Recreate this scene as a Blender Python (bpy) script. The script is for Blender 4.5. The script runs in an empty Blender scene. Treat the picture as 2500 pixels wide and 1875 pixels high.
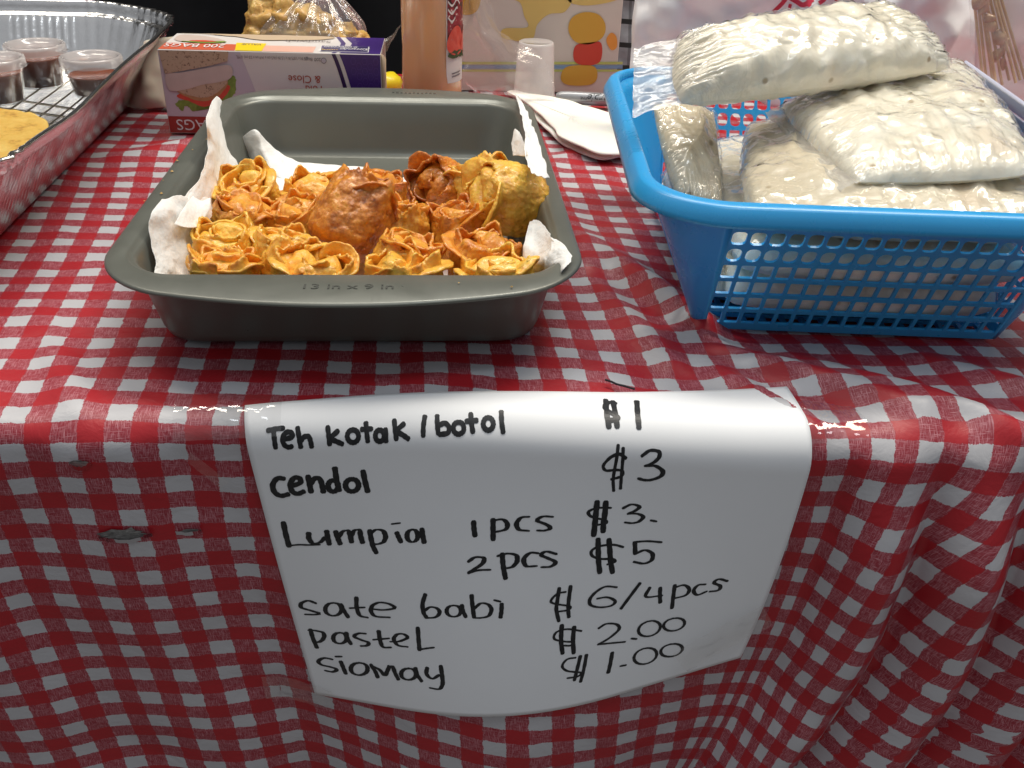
import bpy, math, random
import numpy as np
from mathutils import Vector, Matrix, Euler

R = math.radians
sc = bpy.context.scene
C = sc.collection

# ------------------------------------------------------------------ camera
CAM = np.array([0.0486, -0.6275, 0.2705]); ROT = (R(58.8731), R(-2.0151), R(-3.9907))
cd = bpy.data.cameras.new('camera'); cam = bpy.data.objects.new('camera', cd); C.objects.link(cam)
cam.location = CAM; cam.rotation_euler = ROT
cd.sensor_width = 36; cd.lens = 36 * 2300 / 2500; cd.clip_start = .02; cd.clip_end = 50
sc.camera = cam
RM = np.array(Euler(ROT).to_matrix())

def at(px, py, z=None, y=None, x=None):
    """surveying helper: where the sight line through a point of the photograph meets a plane of the place"""
    d = RM @ np.array([(px - 1250) / 2300, -(py - 937.5) / 2300, -1.])
    if z is not None: t = (z - CAM[2]) / d[2]
    elif y is not None: t = (y - CAM[1]) / d[1]
    else: t = (x - CAM[0]) / d[0]
    return CAM + t * d

# ------------------------------------------------------------------ world and lamps
w = bpy.data.worlds.new('World'); sc.world = w; w.use_nodes = True
nt = w.node_tree; bg = nt.nodes['Background']
tc = nt.nodes.new('ShaderNodeTexCoord'); sp = nt.nodes.new('ShaderNodeSeparateXYZ'); cr = nt.nodes.new('ShaderNodeValToRGB')
mr = nt.nodes.new('ShaderNodeMapRange'); mr.inputs['From Min'].default_value = -1; mr.inputs['From Max'].default_value = 1
nt.links.new(tc.outputs['Generated'], sp.inputs[0]); nt.links.new(sp.outputs['Z'], mr.inputs['Value'])
nt.links.new(mr.outputs[0], cr.inputs[0]); nt.links.new(cr.outputs[0], bg.inputs['Color'])
cr.color_ramp.elements[0].position = .34; cr.color_ramp.elements[0].color = (.022, .021, .021, 1)
cr.color_ramp.elements[1].position = .80; cr.color_ramp.elements[1].color = (.48, .49, .51, 1)
bg.inputs['Strength'].default_value = .70

def lamp(name, loc, size, power, color, aim):
    l = bpy.data.lights.new(name, 'AREA'); l.shape = 'RECTANGLE'; l.size, l.size_y = size
    l.energy = power; l.color = color
    o = bpy.data.objects.new(name, l); C.objects.link(o); o.location = loc
    o.rotation_euler = (Vector(aim) - Vector(loc)).to_track_quat('-Z', 'Y').to_euler()
    return o
lamp('ceiling_lamp', (.25, .75, 2.1), (1.5, .30), 32, (1, .95, .86), (0.05, .1, 0))
lamp('ceiling_lamp', (1.15, .55, 1.9), (.3, 1.1), 16, (1, .90, .74), (.4, .1, .1))
lamp('ceiling_lamp', (-1.0, .55, 2.2), (.3, 1.3), 17, (1, .90, .76), (0, .1, 0))
lamp('ceiling_lamp', (.5, -.75, 2.5), (1.2, .3), 9, (.88, .95, 1), (.1, -.1, 0))
sc.view_settings.view_transform = 'Standard'; sc.view_settings.look = 'None'; sc.view_settings.exposure = 0
sc.render.engine = 'CYCLES'
sc.cycles.max_bounces = 10; sc.cycles.transparent_max_bounces = 24; sc.cycles.caustics_reflective = False

# ------------------------------------------------------------------ numpy noise
_rng = np.random.RandomState(7)
_perm = np.tile(_rng.permutation(256), 3)
_grad = _rng.normal(size=(256, 3)); _grad /= np.linalg.norm(_grad, axis=1)[:, None]
def gn(P, seed=0):
    P = np.asarray(P, float) + seed * 17.31
    I = np.floor(P).astype(int); F = P - I; I &= 255
    W = F * F * F * (F * (F * 6 - 15) + 10)
    out = 0
    for dx in (0, 1):
        for dy in (0, 1):
            for dz in (0, 1):
                h = _perm[_perm[_perm[I[..., 0] + dx] + I[..., 1] + dy] + I[..., 2] + dz] & 255
                g = _grad[h]
                d = g[..., 0] * (F[..., 0] - dx) + g[..., 1] * (F[..., 1] - dy) + g[..., 2] * (F[..., 2] - dz)
                wx = W[..., 0] if dx else 1 - W[..., 0]; wy = W[..., 1] if dy else 1 - W[..., 1]; wz = W[..., 2] if dz else 1 - W[..., 2]
                out = out + d * wx * wy * wz
    return out * 1.6
def n3(x, y, z, seed=0):
    return gn(np.stack(np.broadcast_arrays(x, y, z), -1), seed)
def fbm(P, octv=4, seed=0, lac=2.1, gain=.5):
    a, s, o = 1., 1., 0
    for i in range(octv):
        o = o + a * gn(np.asarray(P) * s, seed + i * 3.7); a *= gain; s *= lac
    return o
def ridged(P, octv=3, seed=0):
    a, s, o = 1., 1., 0
    for i in range(octv):
        o = o + a * (1 - np.abs(gn(np.asarray(P) * s, seed + i * 5.1)) * 2.2); a *= .5; s *= 2.1
    return o
def sst(x, a=0., b=1.):
    t = np.clip((np.asarray(x, float) - a) / (b - a), 0, 1); return t * t * (3 - 2 * t)

# ------------------------------------------------------------------ mesh helpers
def link(name, me, m=None, parent=None, smooth=True):
    o = bpy.data.objects.new(name, me); C.objects.link(o)
    if m is not None:
        for mm in (m if isinstance(m, (list, tuple)) else [m]): me.materials.append(mm)
    if smooth: me.polygons.foreach_set('use_smooth', [True] * len(me.polygons))
    if parent is not None: o.parent = parent
    return o
def mk(name, V, F, m=None, parent=None, smooth=True, uv=None, fm=None):
    me = bpy.data.meshes.new(name)
    V = np.asarray(V, float).reshape(-1, 3)
    if isinstance(F, np.ndarray):
        n, k = F.shape
        me.vertices.add(len(V)); me.vertices.foreach_set('co', V.ravel())
        me.loops.add(n * k); me.loops.foreach_set('vertex_index', F.ravel().astype(np.int32))
        me.polygons.add(n); me.polygons.foreach_set('loop_start', np.arange(0, n * k, k, dtype=np.int32))
        me.polygons.foreach_set('loop_total', np.full(n, k, dtype=np.int32))
        me.update(calc_edges=True)
    else:
        me.from_pydata(V.tolist(), [], [list(f) for f in F]); me.update()
    if uv is not None:
        l = me.uv_layers.new(name='UVMap')
        idx = np.empty(len(me.loops), dtype=np.int32); me.loops.foreach_get('vertex_index', idx)
        l.data.foreach_set('uv', np.asarray(uv, float).reshape(-1, 2)[idx].ravel())
    if fm is not None: me.polygons.foreach_set('material_index', fm)
    return link(name, me, m, parent, smooth)
def gridF(nu, nv, cu=False, cv=False):
    """faces of a grid of nu x nv vertices, index = i*nv + j"""
    i = np.arange(nu if cu else nu - 1); j = np.arange(nv if cv else nv - 1)
    I, J = np.meshgrid(i, j, indexing='ij'); I2 = (I + 1) % nu; J2 = (J + 1) % nv
    return np.stack([I * nv + J, I2 * nv + J, I2 * nv + J2, I * nv + J2], -1).reshape(-1, 4)
def mods(o, solid=0, off=0, sub=0, bev=0):
    if solid:
        m = o.modifiers.new('s', 'SOLIDIFY'); m.thickness = solid; m.offset = off
    if bev:
        m = o.modifiers.new('b', 'BEVEL'); m.width = bev; m.segments = 2; m.limit_method = 'ANGLE'
    if sub:
        m = o.modifiers.new('u', 'SUBSURF'); m.levels = sub; m.render_levels = sub
    return o
def bx(c, s):
    c = np.array(c); s = np.array(s) / 2
    V = [c + s * np.array([a, b, d]) for a in (-1, 1) for b in (-1, 1) for d in (-1, 1)]
    F = [(0, 1, 3, 2), (4, 6, 7, 5), (0, 4, 5, 1), (2, 3, 7, 6), (0, 2, 6, 4), (1, 5, 7, 3)]
    return V, F
def join(parts):
    V, F = [], []
    for v, f in parts:
        b = len(V); V += [list(q) for q in v]; F += [tuple(int(i) + b for i in q) for q in f]
    return V, F
def tube(P, r, seg=8, caps=True):
    P = np.asarray(P, float); n = len(P); r = np.broadcast_to(r, n)
    T = np.gradient(P, axis=0); T /= np.linalg.norm(T, axis=1)[:, None] + 1e-12
    up = np.array([0, 0, 1.]) if abs(T[0][2]) < .9 else np.array([1., 0, 0]); V = []
    for k in range(n):
        a = np.cross(T[k], up); a /= np.linalg.norm(a) + 1e-12; b = np.cross(a, T[k]); up = b
        for s in range(seg):
            q = 2 * math.pi * s / seg; V.append(P[k] + r[k] * (a * math.cos(q) + b * math.sin(q)))
    F = [tuple(f) for f in gridF(n, seg, cv=True)]
    if caps: F += [tuple(range(seg - 1, -1, -1)), tuple(range((n - 1) * seg, n * seg))]
    return V, F
def lathe(prof, seg=48, c=(0, 0, 0)):
    V = [(c[0] + r * math.cos(2 * math.pi * s / seg), c[1] + r * math.sin(2 * math.pi * s / seg), c[2] + z) for r, z in prof for s in range(seg)]
    F = [tuple(f) for f in gridF(len(prof), seg, cv=True)]
    return V, F
def rrect(hx, hy, r, n=10, side=14, bow=0, bowr=None):
    """rounded rectangle outline, counter-clockwise from the front left; bow pushes the front and back out"""
    P = []
    def arc(cx, cy, a0):
        for k in range(n + 1):
            a = a0 + math.pi / 2 * k / n; P.append((cx + r * math.cos(a), cy + r * math.sin(a)))
    def ln(a, b):
        for k in range(1, side): t = k / side; P.append((a[0] + (b[0] - a[0]) * t, a[1] + (b[1] - a[1]) * t))
    arc(-hx + r, -hy + r, math.pi); ln((-hx + r, -hy), (hx - r, -hy)); arc(hx - r, -hy + r, 1.5 * math.pi)
    ln((hx, -hy + r), (hx, hy - r)); arc(hx - r, hy - r, 0); ln((hx - r, hy), (-hx + r, hy)); arc(-hx + r, hy - r, math.pi / 2)
    ln((-hx, hy - r), (-hx, -hy + r))
    P = np.array(P)
    if bow:
        f = bow * np.clip(1 - (P[:, 0] / hx) ** 2, 0, 1) ** 1.1
        P[:, 1] += np.where(np.abs(P[:, 1]) > hy - r * 1.01, np.sign(P[:, 1]) * f, 0)
    return P
def catmull(P, n=8, closed=False):
    P = np.asarray(P, float); out = []
    m = len(P)
    for i in range(m if closed else m - 1):
        p0 = P[(i - 1) % m] if closed or i > 0 else 2 * P[0] - P[1]
        p1 = P[i]; p2 = P[(i + 1) % m]
        p3 = P[(i + 2) % m] if closed or i + 2 < m else 2 * P[-1] - P[-2]
        for k in range(n):
            t = k / n
            out.append(.5 * (2 * p1 + (p2 - p0) * t + (2 * p0 - 5 * p1 + 4 * p2 - p3) * t * t + (3 * p1 - p0 - 3 * p2 + p3) * t ** 3))
    if not closed: out.append(P[-1])
    return np.array(out)
def surf(G, nu=8, nv=8):
    """smooth surface through a grid of control points G[i][j]"""
    G = np.asarray(G, float)
    A = np.array([catmull(G[i], nv) for i in range(G.shape[0])])
    return np.array([catmull(A[:, j], nu) for j in range(A.shape[1])]).transpose(1, 0, 2)
def normals(P):
    du = np.gradient(P, axis=0); dv = np.gradient(P, axis=1); N = np.cross(du, dv)
    return N / (np.linalg.norm(N, axis=-1, keepdims=True) + 1e-12)
def text2d(s, size=1, shear=0, align='LEFT'):
    c = bpy.data.curves.new('t', 'FONT'); c.body = s; c.size = size; c.shear = shear; c.align_x = align; c.resolution_u = 3; c.fill_mode = 'FRONT'
    o = bpy.data.objects.new('t', c); C.objects.link(o)
    me = o.to_mesh(); V = np.array([v.co[:] for v in me.vertices]); F = [tuple(p.vertices) for p in me.polygons]
    o.to_mesh_clear(); bpy.data.objects.remove(o); bpy.data.curves.remove(c)
    return V, F
def tag(o, label=None, cat=None, group=None, kind=None):
    if label: o['label'] = label
    if cat: o['category'] = cat
    if group: o['group'] = group
    if kind: o['kind'] = kind
    return o
def thing(name, loc, label, cat, group=None, rot=(0, 0, 0)):
    o = bpy.data.objects.new(name, None); C.objects.link(o); o.empty_display_size = .02
    o.location = loc; o.rotation_euler = rot
    return tag(o, label, cat, group)

# ------------------------------------------------------------------ material helpers
class M:
    def __init__(s, name):
        s.m = bpy.data.materials.new(name); s.m.use_nodes = True; s.t = s.m.node_tree; s.p = s.t.nodes['Principled BSDF']; s.o = s.t.nodes['Material Output']
    def n(s, ty, ins=None, **kw):
        d = s.t.nodes.new('ShaderNode' + ty)
        for k, v in kw.items(): setattr(d, k, v)
        for k, v in (ins or {}).items(): s.put(d.inputs[k], v)
        return d
    def put(s, sock, v):
        if isinstance(v, bpy.types.NodeSocket): s.t.links.new(v, sock)
        elif isinstance(v, bpy.types.Node): s.t.links.new(v.outputs[0], sock)
        else:
            if hasattr(sock, 'default_value') and not isinstance(v, (int, float)) and len(v) == 3 and sock.type == 'RGBA': v = (*v, 1)
            sock.default_value = v
    def set(s, **kw):
        names = dict(color='Base Color', rough='Roughness', metal='Metallic', coat='Coat Weight', coatr='Coat Roughness', trans='Transmission Weight', ior='IOR',
                     sss='Subsurface Weight', sssr='Subsurface Radius', ssss='Subsurface Scale', alpha='Alpha', spec='Specular IOR Level', normal='Normal', sheen='Sheen Weight')
        for k, v in kw.items(): s.put(s.p.inputs[names[k]], v)
        return s
    def math(s, op, a, b=0., c=0., clamp=False):
        d = s.t.nodes.new('ShaderNodeMath'); d.operation = op; d.use_clamp = clamp
        s.put(d.inputs[0], a); s.put(d.inputs[1], b)
        if op in ('MULTIPLY_ADD', 'SMOOTH_MIN', 'COMPARE', 'WRAP'): s.put(d.inputs[2], c)
        return d.outputs[0]
    def mix(s, f, a, b, mode='MIX'):
        d = s.t.nodes.new('ShaderNodeMix'); d.data_type = 'RGBA'; d.blend_type = mode
        s.put(d.inputs[0], f); s.put(d.inputs[6], a); s.put(d.inputs[7], b); return d.outputs[2]
    def noise(s, scale, detail=3, rough=.5, vec=None, dist=0):
        d = s.n('TexNoise', {'Scale': scale, 'Detail': detail, 'Roughness': rough, 'Distortion': dist}); 
        s.put(d.inputs['Vector'], vec if vec is not None else s.obj()); return d.outputs['Fac']
    def obj(s):
        if not hasattr(s, '_tc'): s._tc = s.n('TexCoord')
        return s._tc.outputs['Object']
    def uv(s):
        s.obj(); return s._tc.outputs['UV']
    def mapv(s, vec, scale=(1, 1, 1), rot=(0, 0, 0), loc=(0, 0, 0)):
        return s.n('Mapping', {'Vector': vec, 'Scale': scale, 'Rotation': rot, 'Location': loc}).outputs[0]
    def ramp(s, f, stops):
        d = s.n('ValToRGB', {'Fac': f}); e = d.color_ramp.elements
        while len(e) < len(stops): e.new(.5)
        for q, (p, c) in zip(e, stops): q.position = p; q.color = (*c, 1) if len(c) == 3 else c
        return d.outputs[0]
    def bump(s, h, strength=.3, dist=.001, normal=None):
        d = s.n('Bump', {'Height': h, 'Strength': strength, 'Distance': dist})
        if normal is not None: s.put(d.inputs['Normal'], normal)
        return d.outputs[0]

def plain(name, col, rough=.5, var=.06, scale=60, bump=0, bscale=200, **kw):
    m = M(name); f = m.noise(scale, 4)
    a = tuple(c * (1 - var) for c in col); b = tuple(min(1, c * (1 + var)) for c in col)
    m.set(color=m.mix(f, a, b), rough=rough, **kw)
    if bump: m.set(normal=m.bump(m.noise(bscale, 4), bump, .0006))
    return m.m

def film_mat(name, haze=.10, tint=(1, 1, 1), rough=.12, bscale=90, bstr=.6, spec=1., hazecol=(.85, .84, .82), ridge=False):
    """thin clear plastic: see-through, with sharp glints on its creases and a little milkiness"""
    m = M(name); m.t.nodes.remove(m.p)
    if ridge:
        rn = m.n('TexNoise', {'Scale': bscale, 'Detail': 3, 'Roughness': .5, 'Distortion': .9, 'Vector': m.obj()}, noise_type='RIDGED_MULTIFRACTAL')
        b = m.bump(rn.outputs['Fac'], bstr, .0035)
    else: b = m.bump(m.noise(bscale, 5, .6, dist=.8), bstr, .002)
    ge = m.n('NewGeometry'); ior = m.math('SUBTRACT', 1.5, m.math('MULTIPLY', ge.outputs['Backfacing'], .8333))
    fr = m.n('Fresnel', {'IOR': ior, 'Normal': b})
    gl = m.n('BsdfGlossy', {'Roughness': rough, 'Color': (1, 1, 1), 'Normal': b})
    tr = m.n('BsdfTransparent', {'Color': tint})
    df = m.n('BsdfDiffuse', {'Color': hazecol, 'Normal': b}); tl = m.n('BsdfTranslucent', {'Color': hazecol, 'Normal': b})
    dd = m.n('MixShader', {0: .45, 1: df, 2: tl})
    a = m.n('MixShader', {0: haze, 1: tr, 2: dd})
    f = m.math('MULTIPLY', fr.outputs[0], spec, clamp=True)
    o = m.n('MixShader', {0: f, 1: a, 2: gl})
    m.t.links.new(o.outputs[0], m.o.inputs[0]); return m.m

# ------------------------------------------------------------------ the draped tablecloth
RE = .015                                    # radius of the table edge
LA = math.pi / 2 * RE
def yedge(x): return -.2135 - .027 * sst(x, .0, .25) + .004 * np.sin(x * 9)
def fold_front(x, d):
    """how far the hanging cloth stands out at x, d metres below the edge"""
    s = sst(d, -.01, .24) * 1.0 + .55 * sst(d, .2, .7)
    s2 = sst(d, .0, .10) + .5 * sst(d, .1, .7)
    xv = .270 - .05 * d - .55 * d * d                 # the sharp valley right of the paper
    xl = -.070 + .10 * d
    q = np.clip((x - xl) / (xv - xl), 0, 1)
    lobe = LOBE * s * np.sin(np.pi * q ** .95) ** 1.5
    # right of the valley: folds that fan out down and to the left
    ph = (x - xv) / (.050 + .045 * d) + .08 * np.sin(d * 22 + 1)
    ph = np.maximum(ph, 0)
    fr = (1 - np.abs(2 * (ph % 1.0) - 1) ** 1.7)
    amp = np.where(np.floor(ph) % 2 == 0, .025, .030)
    right = amp * s2 * fr * (x > xv)
    phl = (xl - x) / .13
    left = .010 * s2 * np.maximum(phl, 0) ** .5 * (1 + np.sin(2 * np.pi * phl * 1.0 - 1.2 + d * 5)) * .5 * (x < xl)
    return lobe + right + left + .012 * s2 * (x > xv) * sst(x - xv, 0, .2)
LOBE = .042
def fold_top(x, y):
    h = .0016 * n3(x * 14, y * 12, 0, 3) + .0009 * n3(x * 40, y * 34, 0, 4)
    # soft ridges between the pan and the basket and in front of the basket
    for (x0, y0, x1, y1, wd, a) in ((.165, .02, .215, -.115, .012, .010), (.150, -.02, .185, -.16, .010, .005), (.150, .10, .156, -.02, .012, .004),
                                    (.195, -.125, .31, -.215, .012, .008), (.26, -.15, .36, -.235, .010, .007), (.34, -.150, .43, -.235, .011, .007), (.20, -.15, .245, -.225, .008, .005),
                                    (-.19, -.10, -.14, -.20, .010, .003), (-.24, .22, -.15, .27, .014, .004), (.150, .20, .20, .27, .014, .004),
                                    (.42, -.16, .52, -.24, .014, .009)):
        L2 = (x1 - x0) ** 2 + (y1 - y0) ** 2
        t = ((x - x0) * (x1 - x0) + (y - y0) * (y1 - y0)) / L2
        tc_ = np.clip(t, 0, 1)
        dd = np.hypot(x - x0 - tc_ * (x1 - x0), y - y0 - tc_ * (y1 - y0))
        h = h + 1.25 * a * np.exp(-(dd / wd) ** 2) * (.35 + .65 * sst(tc_, 0, .6))
    return h
def cloth_P(x, t, wr=1.0):
    """point of the cloth; t > 0 on the table top, t < 0 down the front"""
    ye = yedge(x)
    ta = np.clip(-t, 0, LA) / RE
    top = np.maximum(t, 0); d = np.maximum(-t - LA, 0)
    yy_ = ye + RE + top; back = np.maximum(yy_ - .545, 0)
    y = np.minimum(yy_, .545) + .012 * sst(back, 0, .02) - RE * np.sin(ta); z = -RE + RE * np.cos(ta) - d - back
    ny, nz = -np.sin(ta), np.cos(ta)
    dd = np.maximum(-t, 0)
    h = fold_front(x, dd) * sst(dd, 0, LA)
    h2 = h + wr * (.0022 * n3(x * 16, t * 14, 1, 9) + .0012 * n3(x * 42, t * 30, 1, 10)) * sst(dd, 0, .03)
    ht = wr * fold_top(x, y) * sst(t, -LA, .012) if wr else 0
    flat = 1 - .9 * ((sst(x, -.135, -.11) * sst(-x, -.135, -.11) * sst(y, -.16, -.12) * sst(-y, -.24, -.20)))
    ht = ht * flat
    return np.stack([x + 0 * t, y + ny * h2 + ny * ht, z + nz * h2 * 0 + nz * ht - .002], -1)

def coords(segs):
    out = [segs[0][0]]
    for a, b, st in segs: out += list(np.linspace(a, b, max(2, int(round((b - a) / st))) + 1)[1:])
    return np.array(out)
xs = coords([(-1.1, -.5, .03), (-.5, .62, .0027), (.62, 1.2, .03)])
ts = coords([(-.85, -.42, .02), (-.42, 0.02, .0025), (.02, .75, .0032), (.75, 1.0, .05)])
Xg, Tg = np.meshgrid(xs, ts, indexing='ij')
CP = cloth_P(Xg, Tg)
def arc_u(Pg, xs, x0=.03):
    dl = np.linalg.norm(np.diff(Pg, axis=0), axis=-1)
    U = np.concatenate([np.zeros((1, Pg.shape[1])), np.cumsum(dl, axis=0)], 0)
    k = np.argmin(abs(xs - x0)); return U - U[k] + xs[k]
U = arc_u(cloth_P(Xg, Tg, .6), xs)
pr = R(-1.9)
Dg = np.maximum(-Tg, 0); Xr = Xg - .27 + .05 * Dg + .5 * Dg ** 2
Uw = U + .10 * np.clip(Tg, 0, .42) * sst(-Xg, -.12, .3) + .34 * Dg * sst(Xr, -.03, .03) * (1 - .6 * sst(Xr, .12, .25)) + .010 * n3(Xg * 3, Tg * 3, 5, 2)
Vw = np.where(Tg > 0, Tg * 1.06, Tg * 1.06 + (1.30 - 1.06) * (Tg + .012 * (1 - np.exp(np.minimum(Tg, 0) / .012)))) + .020 * sst(Dg, .0, .16) * (sst(Xr, -.03, .08) - sst(Xr, .08, .22)) + .008 * n3(Xg * 5, Tg * 4, 7, 5) + .0035 * n3(Xg * 18, Tg * 15, 7, 6)
UV = np.stack([Uw * math.cos(pr) + Vw * math.sin(pr) * -1, Uw * -math.sin(pr) + Vw * math.cos(pr)], -1)

m = M('gingham_vinyl')
uv = m.uv()
PITCH = .0267
wv = m.n('TexNoise', {'Scale': 150, 'Detail': 2, 'Vector': uv}); wv2 = m.n('TexNoise', {'Scale': 1500, 'Detail': 1, 'Vector': uv})
va = m.n('VectorMath', {0: wv.outputs['Color'], 1: (.5, .5, .5)}, operation='SUBTRACT')
vb = m.n('VectorMath', {0: wv2.outputs['Color'], 1: (.5, .5, .5)}, operation='SUBTRACT')
s1 = m.n('VectorMath', {0: va, 'Scale': .0026}, operation='SCALE'); s2_ = m.n('VectorMath', {0: vb, 'Scale': .0016}, operation='SCALE')
a1 = m.n('VectorMath', {0: uv, 1: s1}); a2 = m.n('VectorMath', {0: a1, 1: s2_})
sx = m.n('SeparateXYZ', {0: a2})
def band(s, off): return m.math('GREATER_THAN', m.math('FRACT', m.math('MULTIPLY_ADD', s, 1 / PITCH, off)), .5)
U_OFF, V_OFF = 100.46, 100.52
bu = band(sx.outputs['X'], U_OFF); bv = band(sx.outputs['Y'], V_OFF)
cnt = m.math('ADD', bu, bv)
# crossed hatching printed in the half-tone checks
h1 = m.noise(1, 2, .6, m.mapv(uv, (2700, 150, 1), (0, 0, R(38)))); h2 = m.noise(1, 2, .6, m.mapv(uv, (2500, 140, 1), (0, 0, R(-47)))); h3 = m.noise(1, 2, .6, m.mapv(uv, (150, 2400, 1), (0, 0, R(-14))))
hm = m.math('MAXIMUM', m.math('MAXIMUM', h1, h2), h3)
hatch = m.ramp(hm, [(.54, (0, 0, 0)), (.70, (1, 1, 1))])
blot = m.noise(28, 3, .6, uv)
red = m.mix(blot, (.36, .010, .018), (.47, .018, .028)); mid = m.mix(hatch, (.30, .022, .038), (.60, .27, .31))
white = m.mix(m.noise(35, 4, .6, uv), (.49, .49, .52), (.59, .59, .62))
white = m.mix(m.math('MULTIPLY', m.noise(6, 5, .65, uv), .16), white, (.42, .40, .40))
c1 = m.mix(m.math('GREATER_THAN', cnt, .5), white, mid); c2 = m.mix(m.math('GREATER_THAN', cnt, 1.5), c1, red)
weave = m.noise(1, 2, .5, m.mapv(uv, (900, 3200, 1)))
cr_ = m.noise(60, 5, .62, uv, dist=1.2); wr_ = m.noise(16, 4, .6, uv, dist=.8)
b = m.bump(weave, .10, .0004); rc = m.n('TexNoise', {'Scale': 11, 'Detail': 4, 'Roughness': .5, 'Distortion': .6, 'Vector': uv}, noise_type='RIDGED_MULTIFRACTAL')
b = m.bump(cr_, .30, .0016, b); b = m.bump(wr_, .30, .004, b); b = m.bump(rc.outputs['Fac'], .16, .006, b)
m.set(color=c2, rough=m.math('MULTIPLY_ADD', cr_, .18, .34), spec=.45, normal=b)
cloth = thing('tablecloth', (0, 0, 0), 'red and white gingham vinyl tablecloth draped over the table and hanging down its front', 'tablecloth')
co = mk('cloth_sheet', CP, gridF(len(xs), len(ts)), m.m, cloth, uv=UV)

# ------------------------------------------------------------------ the hand-written price list, taped over the table edge
PX = np.linspace(-.2, .4, 401); PT = np.linspace(-.30, .10, 161)
_X, _T = np.meshgrid(PX, PT, indexing='ij'); PG = cloth_P(_X, _T, 0)
PU = arc_u(PG, PX)
def cloth_uv(Uc, Tc, off=.0016):
    """point of the smooth cloth at arc length Uc along the edge and distance Tc across it, lifted by off"""
    Uc = np.asarray(Uc, float); Tc = np.asarray(Tc, float)
    j = np.clip((Tc - PT[0]) / (PT[1] - PT[0]), 0, len(PT) - 1.001); j0 = j.astype(int); fj = j - j0
    out = np.empty(Uc.shape + (3,))
    it = np.nditer(Uc, flags=['multi_index'])
    for u in it:
        k = it.multi_index; a = j0[k]; f = fj[k]
        col = PU[:, a] * (1 - f) + PU[:, a + 1] * f
        out[k] = (np.interp(float(u), col, PX), 0, 0)
    P = cloth_P(out[..., 0], Tc, 0); e = 1e-3
    N = np.cross(cloth_P(out[..., 0] + e, Tc, 0) - P, cloth_P(out[..., 0], Tc + e, 0) - P)
    N /= np.linalg.norm(N, axis=-1, keepdims=True)
    lift = off + .0015
    return P + N * (lift if np.isscalar(lift) else lift[..., None])
PAPER_ROT = R(6.0); PU0, PT0 = -.0527, -.002
def paper_P(a, b, off=.0016):
    """a, b: centimetres from the top left corner of the sheet"""
    a = np.asarray(a, float) / 100; b = np.asarray(b, float) / 100
    a, b = a * (1 - .115 * np.clip(b / .21, 0, 2) ** 1.4) , b * (.965 - .085 * (a / .297) ** 2)      # the sheet draws together over the bulge
    c, s = math.cos(PAPER_ROT), math.sin(PAPER_ROT)
    return cloth_uv(PU0 + a * c + b * s, PT0 + a * s - b * c, off + .0035 * np.clip((a - .2) / .1, 0, 1))

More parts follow.
